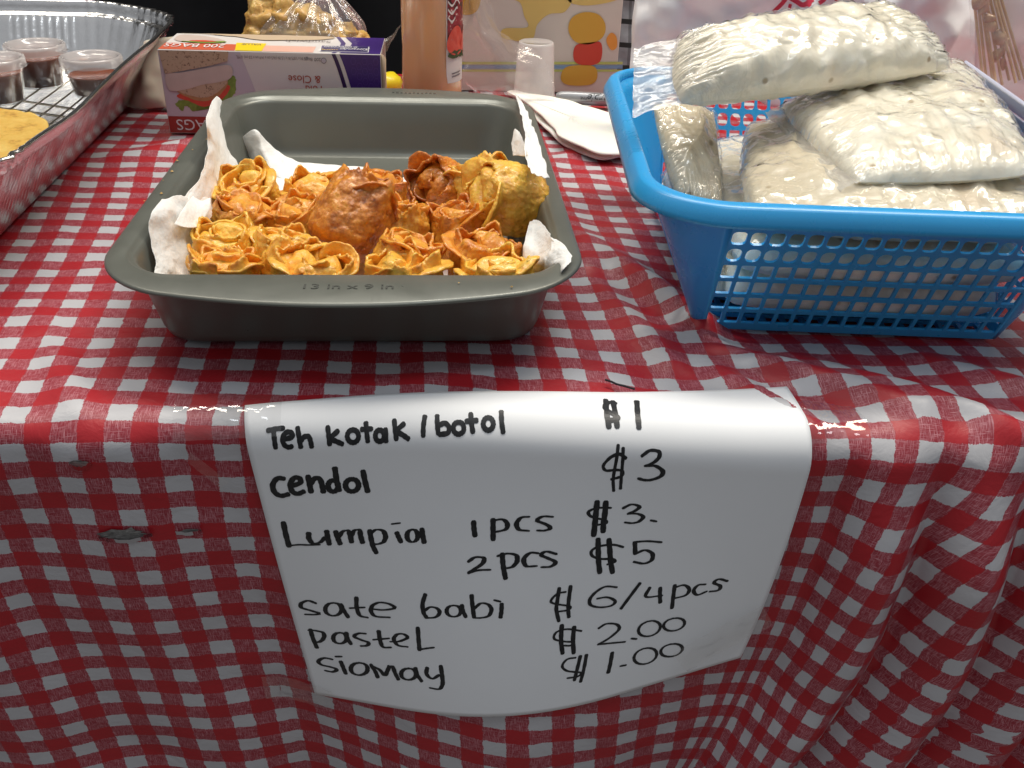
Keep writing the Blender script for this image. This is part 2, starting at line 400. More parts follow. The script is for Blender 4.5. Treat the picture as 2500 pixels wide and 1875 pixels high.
STROKES = """0.25,0.95|1.13,1.45 1.55,1.43 1.97,1.45
0.26,0.95|1.44,1.45 1.44,1.90 1.44,2.29
0.26,0.95|1.88,1.94 2.33,1.90 2.35,1.72 2.10,1.65 1.87,1.86 1.90,2.18 2.11,2.34 2.30,2.31
0.26,0.95|2.67,1.52 2.71,2.00 2.73,2.43
0.26,0.95|2.75,2.16 2.94,1.98 3.19,1.99 3.27,2.21 3.29,2.49
0.26,0.95|4.21,1.69 4.23,2.07 4.23,2.50
0.26,0.95|4.73,1.94 4.32,2.21 4.59,2.39 4.90,2.56
0.26,0.95|5.50,2.00 5.35,2.02 5.24,2.10 5.18,2.24 5.21,2.38 5.30,2.50 5.45,2.56 5.60,2.54 5.72,2.45 5.77,2.31 5.74,2.17 5.65,2.06 5.50,2.00
0.26,0.95|6.20,1.77 6.21,2.20 6.23,2.62
0.26,0.95|5.94,2.04 6.49,2.08
0.26,0.95|6.90,2.18 6.78,2.20 6.69,2.28 6.65,2.40 6.67,2.53 6.74,2.63 6.86,2.68 6.98,2.66 7.07,2.58 7.11,2.45 7.09,2.33 7.01,2.23 6.90,2.18
0.26,0.95|7.21,2.17 7.19,2.73
0.26,0.95|7.69,1.82 7.71,2.31 7.74,2.70
0.26,0.95|8.20,2.04 7.81,2.31 8.11,2.54 8.39,2.74
0.26,0.95|9.32,1.80 9.21,2.26 9.17,2.69
0.26,0.95|9.97,1.83 9.95,2.26 9.98,2.66
0.26,0.95|10.03,2.30 10.35,2.22 10.56,2.42 10.47,2.67 10.03,2.70
0.26,0.95|11.09,2.24 10.94,2.26 10.83,2.35 10.79,2.48 10.82,2.62 10.91,2.72 11.05,2.77 11.20,2.74 11.31,2.66 11.35,2.53 11.32,2.39 11.23,2.28 11.09,2.24
0.27,0.95|11.76,1.87 11.77,2.34 11.82,2.75
0.27,0.95|11.48,2.23 12.08,2.23
0.27,0.95|12.68,2.14 12.54,2.17 12.44,2.28 12.39,2.42 12.42,2.56 12.51,2.67 12.64,2.72 12.78,2.69 12.88,2.60 12.93,2.46 12.90,2.31 12.81,2.19 12.68,2.14
0.27,0.95|13.40,1.86 13.38,2.39 13.43,2.88
0.32,0.95|1.53,4.28 1.17,4.22 0.86,4.60 0.86,5.11 1.15,5.40 1.58,5.34
0.32,0.95|1.77,4.83 2.32,4.66 2.34,4.36 2.06,4.30 1.80,4.66 1.81,5.17 2.08,5.37 2.44,5.25
0.32,0.95|2.81,4.27 2.81,4.84 2.81,5.36
0.32,0.95|2.87,4.80 3.16,4.47 3.41,4.57 3.47,5.02 3.47,5.44
0.32,0.95|4.10,4.72 3.96,4.76 3.84,4.88 3.78,5.06 3.79,5.25 3.87,5.39 4.00,5.46 4.14,5.43 4.26,5.30 4.32,5.12 4.31,4.94 4.22,4.79 4.10,4.72
0.32,0.95|4.30,3.93 4.29,4.73 4.34,5.44
0.32,0.95|5.12,4.77 4.94,4.80 4.79,4.93 4.72,5.13 4.74,5.33 4.85,5.50 5.02,5.57 5.21,5.54 5.35,5.41 5.43,5.21 5.40,5.01 5.29,4.84 5.12,4.77
0.32,0.95|5.77,4.32 5.81,5.01 5.88,5.68
0.30,0.95|19.27,0.85 19.06,2.28 19.08,3.00
0.30,0.95|19.63,1.01 19.52,2.29 19.52,3.01
0.32,0.95|19.74,1.26 19.37,1.17 19.08,1.66 19.19,2.09 19.53,2.37 19.57,2.59 19.18,2.65
0.30,0.95|20.95,1.03 20.72,2.35 20.67,3.13
0.18,0.95|19.52,3.83 19.44,4.56 19.34,5.70 19.41,6.52
0.18,0.95|19.78,3.98 19.78,4.76 19.77,5.73 19.77,6.40
0.18,0.95|19.95,4.47 19.60,4.25 19.10,4.39 18.77,4.83 18.92,5.16 19.46,5.15 19.81,5.25 19.76,5.58 19.23,5.75
0.24,0.60|20.78,4.41 21.20,4.19 21.66,4.27 21.68,4.53 21.39,4.78 21.00,4.95
0.28,0.60|21.00,4.95 21.53,4.97 21.95,5.33 21.86,5.67 21.40,5.88 21.01,5.88 20.70,5.77
0.33,0.35|0.94,7.25 0.92,8.12 0.94,8.97
0.33,0.35|0.95,8.93 1.49,8.89 2.06,8.95 2.70,8.97
0.33,0.35|2.23,8.12 2.19,8.52 2.39,8.86 2.80,8.79 3.09,8.51
0.32,0.35|3.27,8.06 3.27,8.52 3.29,8.98
0.32,0.35|3.77,8.13 3.83,8.56 3.92,9.00
0.32,0.35|3.93,8.48 4.17,8.17 4.46,8.13 4.56,8.41 4.59,8.92
0.32,0.35|4.62,8.50 4.84,8.16 5.13,8.16 5.16,8.54 5.22,9.00
0.32,0.35|5.72,8.23 5.74,8.79 5.81,9.33 5.95,9.74
0.32,0.35|5.74,8.42 6.08,8.21 6.46,8.30 6.59,8.68 6.43,9.03 6.09,9.16 5.83,9.13
0.31,0.35|7.25,8.47 7.35,8.80 7.45,9.09
0.31,0.35|7.05,7.89 7.46,7.86
0.31,0.35|8.17,8.32 8.01,8.37 7.88,8.51 7.83,8.70 7.85,8.91 7.96,9.06 8.11,9.12 8.27,9.07 8.40,8.93 8.45,8.74 8.42,8.54 8.32,8.38 8.17,8.32
0.31,0.35|8.71,8.31 8.74,8.75 8.79,9.19
0.31,0.35|11.67,8.00 11.68,8.43 11.73,8.91
0.31,0.40|12.77,7.92 12.76,8.54 12.76,9.20
0.30,0.40|12.79,7.99 13.28,7.95 13.56,8.22 13.47,8.58 12.82,8.73
0.30,0.40|14.78,7.87 14.36,7.90 14.09,8.25 14.24,8.64 14.77,8.75
0.30,0.40|16.10,7.95 15.57,7.90 15.25,8.13 15.77,8.42 15.99,8.66 15.68,8.79 15.28,8.76
0.33,0.50|18.54,7.13 18.51,7.90 18.49,8.55 18.46,9.32
0.33,0.50|19.02,7.19 19.01,7.94 18.97,8.58 18.98,9.13
0.22,0.60|19.32,7.60 18.57,7.56 18.11,7.75 18.20,8.04 18.60,8.23 19.03,8.37 19.09,8.59 18.53,8.66
0.27,0.45|20.00,7.67 20.44,7.46 20.88,7.62 20.70,7.87 20.30,8.06
0.27,0.45|20.30,8.06 20.81,8.10 21.15,8.32 20.94,8.62 20.58,8.70 20.18,8.62
0.28,0.45|21.62,8.60 21.89,8.68
0.31,0.40|11.32,10.50 11.73,10.25 12.21,10.33 12.13,10.66 11.72,10.96 11.31,11.22
0.31,0.40|11.31,11.22 11.91,11.08 12.56,11.08
0.31,0.40|13.28,10.11 13.31,10.62 13.38,11.15 13.48,11.68
0.31,0.40|13.03,10.23 13.56,10.11 14.06,10.24 14.14,10.61 13.86,10.96 13.39,11.04
0.31,0.40|15.34,10.20 14.90,10.15 14.53,10.50 14.68,10.96 15.26,11.00
0.31,0.40|16.38,10.32 15.81,10.13 15.53,10.32 15.99,10.60 16.36,10.85 16.08,11.10 15.58,11.10
0.31,0.50|18.72,9.56 18.78,10.30 18.85,11.06 18.97,11.79
0.32,0.50|19.34,9.65 19.44,10.36 19.55,11.14 19.72,11.89
0.20,0.70|20.20,10.25 19.65,10.04 18.89,10.04 18.42,10.28 18.46,10.64 18.95,10.88 19.65,10.98 19.79,11.17 19.37,11.30
0.27,0.50|22.34,10.14 21.54,9.99 20.78,9.98
0.27,0.50|20.84,10.02 20.93,10.78
0.27,0.50|20.93,10.78 21.46,10.59 21.91,10.87 21.92,11.32 21.50,11.50 20.91,11.32
0.31,0.40|1.75,13.25 1.29,13.07 0.81,13.29 0.78,13.62 1.30,13.83 1.82,14.03 1.52,14.14 0.90,14.15
0.30,0.40|2.88,13.20 2.61,13.27 2.39,13.46 2.28,13.70 2.30,13.95 2.47,14.12 2.72,14.18 3.00,14.10 3.22,13.91 3.33,13.67 3.29,13.43 3.13,13.26 2.88,13.20
0.30,0.40|3.34,13.31 3.46,13.76 3.67,14.24
0.29,0.40|4.39,12.80 4.32,13.51 4.45,14.09 4.92,14.23
0.29,0.40|3.88,13.57 4.80,13.50
0.29,0.40|5.31,13.60 5.99,13.65 6.71,13.50 6.42,13.23 5.81,13.13 5.34,13.36 5.20,13.76 5.47,14.12 6.34,14.16
0.28,0.40|8.68,12.56 8.48,13.18 8.51,13.76 8.68,14.10
0.28,0.40|8.55,13.67 8.94,13.41 9.36,13.50 9.50,13.79 9.22,14.08 8.68,14.14
0.27,0.40|10.38,13.30 10.17,13.34 10.00,13.48 9.94,13.67 9.99,13.85 10.15,13.99 10.37,14.04 10.59,13.99 10.75,13.86 10.81,13.67 10.76,13.49 10.60,13.35 10.38,13.30
0.27,0.40|10.87,13.29 10.94,13.67 11.11,14.06
0.27,0.40|11.47,12.66 11.52,13.36 11.61,14.10
0.27,0.40|11.61,13.53 12.03,13.20 12.47,13.30 12.66,13.64 12.48,14.03 12.03,14.14 11.65,14.13
0.27,0.40|13.27,13.29 13.26,13.75 13.21,14.16
0.27,0.40|12.84,13.03 13.17,13.13
0.24,0.50|16.65,12.53 16.57,13.42 16.55,13.96 16.74,14.70
0.24,0.50|17.31,12.47 17.26,13.27 17.25,13.93 17.33,14.51
0.17,0.70|17.05,12.82 16.55,12.89 16.19,13.32 16.48,13.54 17.34,13.79 17.25,14.02 16.71,14.06
0.23,0.50|20.05,12.90 19.38,12.76 18.82,13.06 18.51,13.49 18.61,13.89 19.20,14.12 19.85,14.11 20.04,13.83 19.55,13.50 18.95,13.50
0.24,0.50|21.42,12.84 20.95,13.62 20.46,14.42
0.24,0.50|22.05,13.25 21.90,13.87 22.87,13.95
0.25,0.50|22.68,13.36 22.74,13.90 22.84,14.46
0.25,0.50|23.54,13.32 23.58,14.18 23.64,15.03
0.25,0.50|23.54,13.50 24.10,13.42 24.48,13.80 24.33,14.21 23.63,14.31
0.25,0.50|25.41,13.61 24.98,13.59 24.77,13.95 25.06,14.34 25.59,14.19
0.26,0.50|26.73,13.63 26.18,13.37 25.92,13.59 26.37,13.94 26.31,14.25 25.80,14.24
0.32,0.40|0.98,15.36 1.00,16.06 1.11,16.81
0.32,0.40|0.85,15.42 1.30,15.42 1.78,15.55 1.79,15.90 1.47,16.27 1.01,16.41
0.31,0.40|2.94,15.46 2.70,15.53 2.51,15.70 2.41,15.92 2.43,16.14 2.57,16.28 2.79,16.32 3.03,16.24 3.23,16.07 3.32,15.85 3.29,15.64 3.15,15.50 2.94,15.46
0.31,0.40|3.37,15.44 3.38,15.86 3.55,16.28
0.31,0.40|4.64,15.42 4.19,15.43 3.86,15.68 4.29,15.91 4.76,16.08 4.61,16.31 4.22,16.38
0.30,0.40|5.54,15.18 5.57,15.88 5.73,16.32 6.23,16.31
0.30,0.40|5.12,15.84 6.16,15.67
0.29,0.40|6.25,15.90 6.84,15.83 7.38,15.53 7.12,15.30 6.72,15.36 6.48,15.72 6.74,16.13 7.34,16.19
0.29,0.40|8.09,14.82 8.10,15.63 8.12,16.36
0.29,0.40|8.12,16.33 8.59,16.22 9.05,16.14
0.34,0.40|2.01,17.67 1.44,17.64 0.98,17.95 1.14,18.24 1.83,18.35 2.18,18.48 1.84,18.73 1.31,18.71
0.33,0.40|2.60,17.79 2.69,18.23 2.79,18.72
0.33,0.40|2.32,17.41 2.71,17.36
0.33,0.40|3.91,17.71 3.60,17.81 3.35,18.02 3.23,18.29 3.27,18.53 3.47,18.68 3.76,18.71 4.08,18.59 4.33,18.38 4.44,18.12 4.40,17.89 4.20,17.74 3.91,17.71
0.32,0.40|4.72,17.77 4.97,18.26 5.09,18.68
0.32,0.40|4.80,17.86 5.29,18.08 5.61,18.46 5.85,18.06 6.01,17.74
0.31,0.40|6.01,17.76 6.23,17.73 6.36,18.18 6.55,18.64
0.31,0.40|7.32,17.74 7.06,17.82 6.86,18.00 6.78,18.22 6.83,18.43 7.01,18.56 7.26,18.59 7.52,18.50 7.72,18.33 7.80,18.11 7.74,17.91 7.57,17.77 7.32,17.74
0.30,0.40|7.78,17.68 7.88,18.15 8.15,18.60
0.30,0.40|8.57,17.60 8.51,18.04 8.87,18.35 9.33,18.07
0.30,0.40|9.47,17.41 9.54,18.06 9.56,18.68 9.31,19.07 8.71,19.04
0.28,0.50|16.94,14.99 16.94,15.66 16.99,16.28 17.12,16.93
0.28,0.50|17.70,15.21 17.69,15.99 17.81,17.02
0.17,0.70|18.17,15.56 17.29,15.30 16.64,15.42 16.53,15.85 17.14,16.11 17.74,16.25 17.57,16.45 17.16,16.39
0.23,0.50|19.22,15.55 19.67,15.33 20.30,15.49 20.50,15.89 19.94,16.39 19.30,16.69
0.24,0.50|19.30,16.69 20.09,16.77 21.00,16.89
0.24,0.50|21.40,16.75 21.72,16.86
0.20,0.60|22.22,15.70 21.92,15.84 21.77,16.08 21.79,16.37 21.99,16.64 22.32,16.81 22.68,16.84 22.98,16.71 23.13,16.46 23.10,16.16 22.89,15.89 22.57,15.72 22.22,15.70
0.20,0.60|23.83,15.83 23.53,15.90 23.35,16.09 23.35,16.34 23.52,16.58 23.82,16.77 24.18,16.84 24.49,16.77 24.66,16.58 24.66,16.33 24.48,16.07 24.17,15.89 23.83,15.83
0.24,0.50|18.25,17.29 18.14,18.15 18.03,18.97
0.24,0.50|18.63,17.29 18.57,18.24 18.45,19.18
0.18,0.70|17.96,17.36 17.44,17.38 17.16,17.80 17.51,18.21 18.38,18.50 18.22,18.74 17.56,18.73
0.27,0.50|20.28,17.50 20.26,18.28 20.21,18.95
0.28,0.50|20.98,18.67 21.31,18.70
0.21,0.60|22.28,17.74 21.97,17.86 21.80,18.11 21.83,18.44 22.06,18.75 22.42,18.96 22.82,19.01 23.14,18.89 23.30,18.63 23.25,18.29 23.02,17.98 22.66,17.78 22.28,17.74
0.21,0.60|24.06,17.88 23.74,17.94 23.55,18.12 23.55,18.38 23.74,18.66 24.08,18.87 24.47,18.97 24.80,18.92 24.99,18.73 24.98,18.46 24.78,18.18 24.44,17.97 24.06,17.88"""
mp = M('paper_white'); 
mp.set(color=mp.mix(mp.noise(30, 3), (.86, .88, .91), (.90, .92, .95)), rough=.55, spec=.3, normal=mp.bump(mp.n('TexNoise', {'Scale': 5, 'Detail': 3, 'Distortion': .3, 'Vector': mp.obj()}, noise_type='RIDGED_MULTIFRACTAL').outputs['Fac'], .10, .006, mp.bump(mp.noise(900, 2), .05, .0002)))
sheet = thing('price_sheet', (0, 0, 0), 'white paper price list with black handwriting, taped over the front edge of the table', 'sign')
pa, pb = np.meshgrid(np.linspace(0, 29.7, 100), np.linspace(0, 21, 76), indexing='ij')
mods(mk('paper', paper_P(pa, pb), gridF(100, 76), mp.m, sheet), solid=.00018, off=-1)
mi = M('marker_ink'); fi = mi.ramp(mi.noise(1, 4, .7, mi.mapv(mi.obj(), (900, 260, 240), (0, R(25), 0))), [(.45, (0, 0, 0)), (.75, (1, 1, 1))])
mi.set(color=mi.mix(fi, (.006, .007, .009), (.030, .031, .034)), rough=.42)
def ribbons(lines, off0):
    V2, F, OFF = [], [], []
    for si, ln in enumerate(lines):
        hd, pts = ln.split('|'); wd, k = map(float, hd.split(',')); wd *= .5
        P = np.array([[float(c) for c in q.split(',')] for q in pts.split()])
        P = catmull(P, 5) if len(P) > 2 else P[0] + (P[1] - P[0]) * np.linspace(0, 1, 6)[:, None]
        T = np.gradient(P, axis=0); T /= np.linalg.norm(T, axis=1)[:, None] + 1e-9
        wv_ = wd * np.sqrt(T[:, 1] ** 2 + (k * T[:, 0]) ** 2) * (1 + .07 * np.sin(np.arange(len(P)) * 1.7 + si))
        N = np.stack([-T[:, 1], T[:, 0]], 1) * wv_[:, None]
        e0, e1 = P[0] - T[0] * wd * .55, P[-1] + T[-1] * wd * .55
        P = np.vstack([e0, P, e1]); N = np.vstack([N[0] * .55, N, N[-1] * .55])
        b = len(V2)
        for j in range(-2, 3): pass
        for i in range(len(P)):
            for j in (-1, 0, 1): V2.append(P[i] + N[i] * j)
        F += [tuple(b + q for q in f) for f in gridF(len(P), 3)]
        OFF += [off0 + (si % 12) * .000012] * (3 * len(P))
    return np.array(V2), F, np.array(OFF)
SL = STROKES.split('\n')
ROWS = [0, 34, len(SL)]
for ln_i in range(len(ROWS) - 1):
    V2, F, OFF = ribbons(SL[ROWS[ln_i]:ROWS[ln_i + 1]], .0019)
    tag(mk('handwriting', paper_P(V2[:, 0], V2[:, 1], OFF), F, mi.m, sheet, smooth=False), kind='stuff')

# clear tape at both top corners of the sheet
mt = film_mat('clear_tape', haze=.02, rough=.07, bscale=15, bstr=.6, spec=1.8, ridge=True)
def cloth_film(name, quad, label, n=(30, 16), off=.004, seed=0, amp=.0012):
    """quad: four (arc, across) corners in centimetres of the cloth, relative to the sheet's corner"""
    u, v = np.meshgrid(np.linspace(0, 1, n[0]), np.linspace(0, 1, n[1]), indexing='ij')
    q = np.array(quad, float) / 100
    B = (1 - u)[..., None] * ((1 - v)[..., None] * q[0] + v[..., None] * q[3]) + u[..., None] * ((1 - v)[..., None] * q[1] + v[..., None] * q[2])
    o = off + amp * np.abs(n3(B[..., 0] * 60, B[..., 1] * 90, 0, seed)) + .0006 * n3(B[..., 0] * 200, B[..., 1] * 200, 0, seed + 1)
    P = cloth_uv(PU0 + B[..., 0], PT0 + B[..., 1], o)
    return tag(mk(name, P, gridF(*n), mt), label, 'tape')
cloth_film('tape_strip', [(-3.6, .9), (1.9, .5), (2.0, -1.5), (-3.4, -1.6)], 'short strip of shiny clear tape over the top left corner of the price list', seed=3)
cloth_film('tape_strip', [(-2.6, -2.0), (-.9, -3.9), (-1.4, -4.4), (-2.9, -2.5)], 'small torn scrap of clear tape on the cloth left of the price list', seed=5)
cloth_film('tape_strip', [(29.0, 1.9), (32.6, 1.2), (32.9, -.9), (29.4, -1.1)], 'short strip of shiny clear tape at the right edge of the price list', seed=8)
cloth_film('tape_strip', [(-1.2, -18.6), (3.4, -19.4), (3.2, -21.2), (-1.2, -20.6)], 'dull strip of clear tape holding the bottom left corner of the price list', seed=11, off=.003)
cloth_film('tape_strip', [(23.4, -14.2), (28.4, -11.2), (29.4, -12.8), (24.6, -15.8)], 'dull strip of clear tape holding the bottom right corner of the price list', seed=13, off=.0065)
# black thread caught under the top of the sheet
th = [(19.5, 3.25), (19.8, 3.1), (20.1, 2.85), (20.5, 2.7), (21.0, 2.45)]
TH = catmull(cloth_uv(PU0 + np.array(th)[:, 0] / 100, PT0 + np.array(th)[:, 1] / 100, .0025), 5)
v, f = tube(TH, .0006, 6); tag(mk('thread', v, f, plain('black_thread', (.02, .02, .025), .8)), 'short dark grey thread lying on the cloth behind the price list', 'thread')
# torn holes in the hanging cloth with the grey felt backing showing
mfelt = M('felt_backing'); mfelt.set(color=mfelt.ramp(mfelt.noise(1, 4, .7, mfelt.mapv(mfelt.obj(), (250, 250, 900))), [(.3, (.07, .07, .067)), (.7, (.30, .29, .28))]), rough=.95)
def tear(cx, cy, w_, h_, seed):
    p = at(cx, cy, y=-.222); rg = np.random.RandomState(seed); n = 26
    V, F = [], []; pts = []
    for k in range(n):
        a = 2 * math.pi * k / n; rx = w_ * (1 + .22 * rg.randn() * .6); rz = h_ * (abs(math.sin(a)) ** .3) * (1 + .25 * rg.randn() * .6)
        pts.append((p[0] + rx * math.cos(a), p[2] + rz * math.sin(a)))
    pts.append((p[0], p[2])); pts = np.array(pts)
    # on the wrinkled cloth surface
    d = -pts[:, 1]; X = pts[:, 0]
    for _ in range(6):
        Q = cloth_P(X, -(d + LA - RE)); X = X + pts[:, 0] - Q[:, 0]; d = d + (Q[:, 2] - pts[:, 1])
    Q = cloth_P(X, -(d + LA - RE)); Q[:, 1] -= .0012
    o = mk('tear', Q, [(k, (k + 1) % n, n) for k in range(n)], mfelt.m, cloth, smooth=False)
    # ragged lip of vinyl folded up along the lower edge
    k = np.arange(n // 2, n + 1) % n; L0 = Q[k]; L1 = L0 + np.array([0, -.0012, .0016]) * (1 + .5 * rg.rand(len(k)))[:, None]; L2 = L0 + np.array([0, -.0004, -.0012])
    mk('torn_edge', np.stack([L2, L0 - [0, .0008, 0], L1], 1), gridF(len(k), 3), co.data.materials[0], cloth, uv=np.stack([L0[:, [0, 2]]] * 3, 1) + .3)
    return o
tear(193, 1134, .0050, .0026, 1); tear(300, 1303, .0142, .0038, 2); tear(462, 1303, .0058, .0014, 4)

# ------------------------------------------------------------------ baking pan
pan = thing('baking_pan', (-.0025, .0365, 0), 'dark grey metal baking pan lined with paper towel and holding the fried dumplings', 'baking pan')
mpan = M('dark_nonstick')
g1 = mpan.noise(8, 4, .6); g2 = mpan.noise(900, 2)
mpan.set(color=mpan.mix(g1, (.135, .142, .124), (.165, .172, .150)), rough=mpan.math('MULTIPLY_ADD', mpan.noise(22, 5, .7, dist=.5), .42, .14), metal=.25, spec=.6, normal=mpan.bump(mpan.ramp(mpan.noise(1, 2, .5, mpan.mapv(mpan.obj(), (1400, 40, 60), (0, 0, R(24)))), [(.70, (0, 0, 0)), (.76, (1, 1, 1))]), .25, .0003, mpan.bump(g2, .06, .0002, mpan.bump(mpan.noise(12, 3), .12, .002))))
LY = [(.103, .165, .020, .0035, 0), (.1070, .169, .024, .0042, 0), (.1098, .1718, .027, .0085, 0), (.1110, .173, .027, .012, 0), (.1150, .1772, .028, .030, 0), (.1190, .1812, .029, .0470, 0),
      (.1200, .1822, .030, .0490, 0), (.1212, .1838, .031, .0500, 0), (.1222, .1850, .032, .0503, 0), (.1232, .1868, .033, .0518, 0), (.1245, .1882, .034, .0525, 0), (.1290, .1925, .037, .0526, .010), (.1336, .196, .040, .0522, .0255),
      (.1348, .197, .041, .0514, .0265), (.1350, .1972, .041, .0502, .0266), (.1340, .1962, .040, .0493, .0258), (.1328, .195, .039, .0497, .024), (.125, .188, .034, .0503, .002), (.1215, .184, .031, .0470, 0),
      (.1170, .1795, .029, .028, 0), (.1125, .1748, .027, .008, 0), (.1105, .1728, .026, .003, 0), (.106, .168, .022, .0006, 0)]
V = []; npt = None
for hx, hy, r, z, bow in LY:
    o = rrect(hx, hy, r, 12, 26, bow); npt = len(o); V += [(x, y, z) for x, y in o]
F = [tuple(f) for f in gridF(len(LY), npt, cv=True)]
F += [tuple(range(npt)), tuple(range((len(LY) - 1) * npt, len(LY) * npt))[::-1]]
body = mk('pan_body', V, F, mpan.m, pan)
def emboss(s, size, cx, cy, z, name, rot=0, m_=None, hgt=.0005, parent=pan, sx=1.):
    V2, F2 = text2d(s, size, align='CENTER'); n = len(V2)
    V2[:, 1] -= size * .33; V2[:, 0] *= sx
    c, s_ = math.cos(rot), math.sin(rot)
    V = [(cx + x * c - y * s_, cy + x * s_ + y * c, z) for x, y, _ in V2]
    o = mk(name, V, F2, m_, parent, smooth=False); mods(o, solid=hgt, off=0); return o
membs = M('embossed_metal'); membs.set(color=(.16, .165, .15), rough=.22, metal=.4)
emboss('13 in x 9 in', .0082, .003, -.2035, .0527, 'embossed_size', 0, membs.m, .0004, sx=1.35)
CRL = ['crumb on the left pan rim, nearest of all to the upper left towel peak', 'crumb on the left pan rim, second from the far end', 'crumb on the left pan rim, third from the far end', 'crumb on the inner edge of the left pan rim, level with the second dumpling row',
  'crumb lowest down on the left pan rim beside the white towel flap', 'brown crumb on the left pan rim just above the towel flap', 'single pale crumb stuck to the bare back wall of the pan', 'crumb on the front pan lip below the gap between two dumplings', 'crumb on the front pan lip, nearest to the right corner', 'crumb on the left wall of the pan beside the towel strip']
rg = np.random.RandomState(3); mk_ = []
for k in range(11):
    x = .012 + k * .0037; z0 = .0527
    mk_.append(bx((x, .2035 + .0006 * rg.randn(), z0), (.0018 + .0008 * rg.rand(), .0028 + .001 * rg.rand(), .0004)))
v, f = join(mk_); mk('embossed_marks', v, f, membs.m, pan, smooth=False)
# a few crumbs stuck to the rim
mcr = plain('fried_crumb', (.62, .38, .12), .6, .3, 400)
for k, (px, py) in enumerate([(470, 365), (420, 418), (398, 440), (432, 392), (352, 490), (395, 472), (1158, 298), (1120, 690), (1250, 700), (505, 340)]):
    p = at(px, py, z=.0535); a = rg.uniform(.0007, .0014)
    rr = rg.uniform(.5, 1.2, (6, 3)) * a
    Vc = np.array([[1, 0, 0], [-1, 0, 0], [0, 1, 0], [0, -1, 0], [0, 0, .7], [0, 0, -.5]]) * rr + p
    o = mk('crumb', Vc, [(0, 2, 4), (2, 1, 4), (1, 3, 4), (3, 0, 4), (2, 0, 5), (1, 2, 5), (3, 1, 5), (0, 3, 5)], mcr, None, smooth=False)
    if k == 6:
        p2 = at(1158, 298, y=.2165); o.location = Vector(p2 - p)
    tag(o, CRL[k], 'crumb', 'crumbs on the baking pan')

# ------------------------------------------------------------------ paper towel in the pan
mtw = M('paper_towel')
tv = mtw.n('TexVoronoi', {'Scale': 420, 'Vector': mtw.obj()}, feature='SMOOTH_F1')
mtw.set(color=mtw.mix(mtw.noise(50, 4), (.90, .90, .87), (.94, .94, .92)), rough=.9, spec=.15, sheen=.3, sss=.12, ssss=.004, sssr=(1, .95, .85), normal=mtw.bump(mtw.noise(110, 5, .65), .6, .0022, mtw.bump(tv.outputs['Distance'], .5, .0006, mtw.bump(mtw.n('TexNoise', {'Scale': 30, 'Detail': 3, 'Distortion': .5, 'Vector': mtw.obj()}, noise_type='RIDGED_MULTIFRACTAL').outputs['Fac'], .35, .004))))
def towel(G, name, label, seed=0, nu=9, nv=9, amp=.0016, ragged=(0,), mat=None, thick=.0004, fr=70, rag=.0014, group=None):
    P = surf(G, nu, nv); N = normals(P)
    P = P + N * (amp * fbm(P * fr, 3, seed))[..., None] + N * (amp * .7 * (ridged(P * fr * .5, 2, seed + 9) - .8))[..., None]
    rg = np.random.RandomState(seed)
    for e in ragged:   # torn edges
        if e == 0: P[0] += (P[0] - P[1]) * rg.uniform(-.3, .5, (P.shape[1], 1)) * rag / .0014
        if e == 1: P[-1] += (P[-1] - P[-2]) * rg.uniform(-.3, .5, (P.shape[1], 1))
        if e == 2: P[:, 0] += (P[:, 0] - P[:, 1]) * rg.uniform(-.3, .5, (P.shape[0], 1))
        if e == 3: P[:, -1] += (P[:, -1] - P[:, -2]) * rg.uniform(-.3, .5, (P.shape[0], 1))
    o = mk(name, P, gridF(P.shape[0], P.shape[1]), mat or mtw.m)
    mods(o, solid=thick, off=0, sub=1); return tag(o, label, 'paper towel', group)
zf = .0055
E1 = [((452, 482), 'x', -.1125), ((494, 420), 'x', -.1125), ((508, 345), 'x', -.1135), ((503, 290), 'x', -.1150), ((528, 236), 'y', .196), ((552, 268), 'y', .197), ((572, 345), 'y', .192), ((623, 315), 'y', .180), ((655, 350), 'z', .018), ((700, 384), 'z', .009), ((770, 401), 'z', .007), ((900, 409), 'z', .006)]
F1 = [(560, 590), (570, 520), (580, 460), (590, 430), (600, 408), (612, 402), (624, 400), (650, 420), (700, 440), (740, 450), (800, 450), (905, 450)]
rowA = [at(*p, **{k: v_}) for p, k, v_ in E1]; rowC = [at(*p, z=zf) for p in F1]
rowB = [a * .45 + c * .55 + np.array([0, 0, -.004 if a[2] > .02 else 0]) for a, c in zip(rowA, rowC)]
rowA2 = [a * .8 + b_ * .2 + np.array([.0015, -.001, 0]) for a, b_ in zip(rowA, rowB)]
towel([rowA, rowA2, rowB, rowC], 'paper_towel', 'large white paper towel sheet rising up the back left corner of the baking pan', 11)
xx = np.linspace(-.100, .100, 7); yy = np.linspace(-.130, .150, 8)
towel([[(a, b_, .0048 + .0008 * math.sin(a * 60 + b_ * 50)) for b_ in yy] for a in xx], 'paper_towel', 'flat white paper towel lying on the bottom of the pan under the dumplings', 12, 5, 5, .0008)
def tg(rows, zs): return [[at(px, py, z=z) for (px, py), z in zip(r, zr)] for r, zr in zip(rows, zs)]
def tx(rows, xs_): return [[at(px, py, x=x) for (px, py), x in zip(r, xr)] for r, xr in zip(rows, xs_)]
towel(tx([[(396, 484), (430, 478), (470, 482), (512, 487)], [(366, 530), (410, 518), (452, 528), (503, 530)], [(372, 592), (415, 583), (452, 592), (496, 588)], [(382, 640), (420, 638), (458, 645), (506, 612)], [(374, 676), (410, 678), (455, 678), (492, 676)]],
         [(-.119, -.115, -.112, -.108), (-.120, -.114, -.109, -.103), (-.118, -.112, -.107, -.101), (-.115, -.109, -.104, -.098), (-.115, -.110, -.104, -.098)]), 'paper_towel', 'crumpled white paper towel flap on the front left side of the pan', 21, 9, 9, .0018, (0, 2), fr=60)
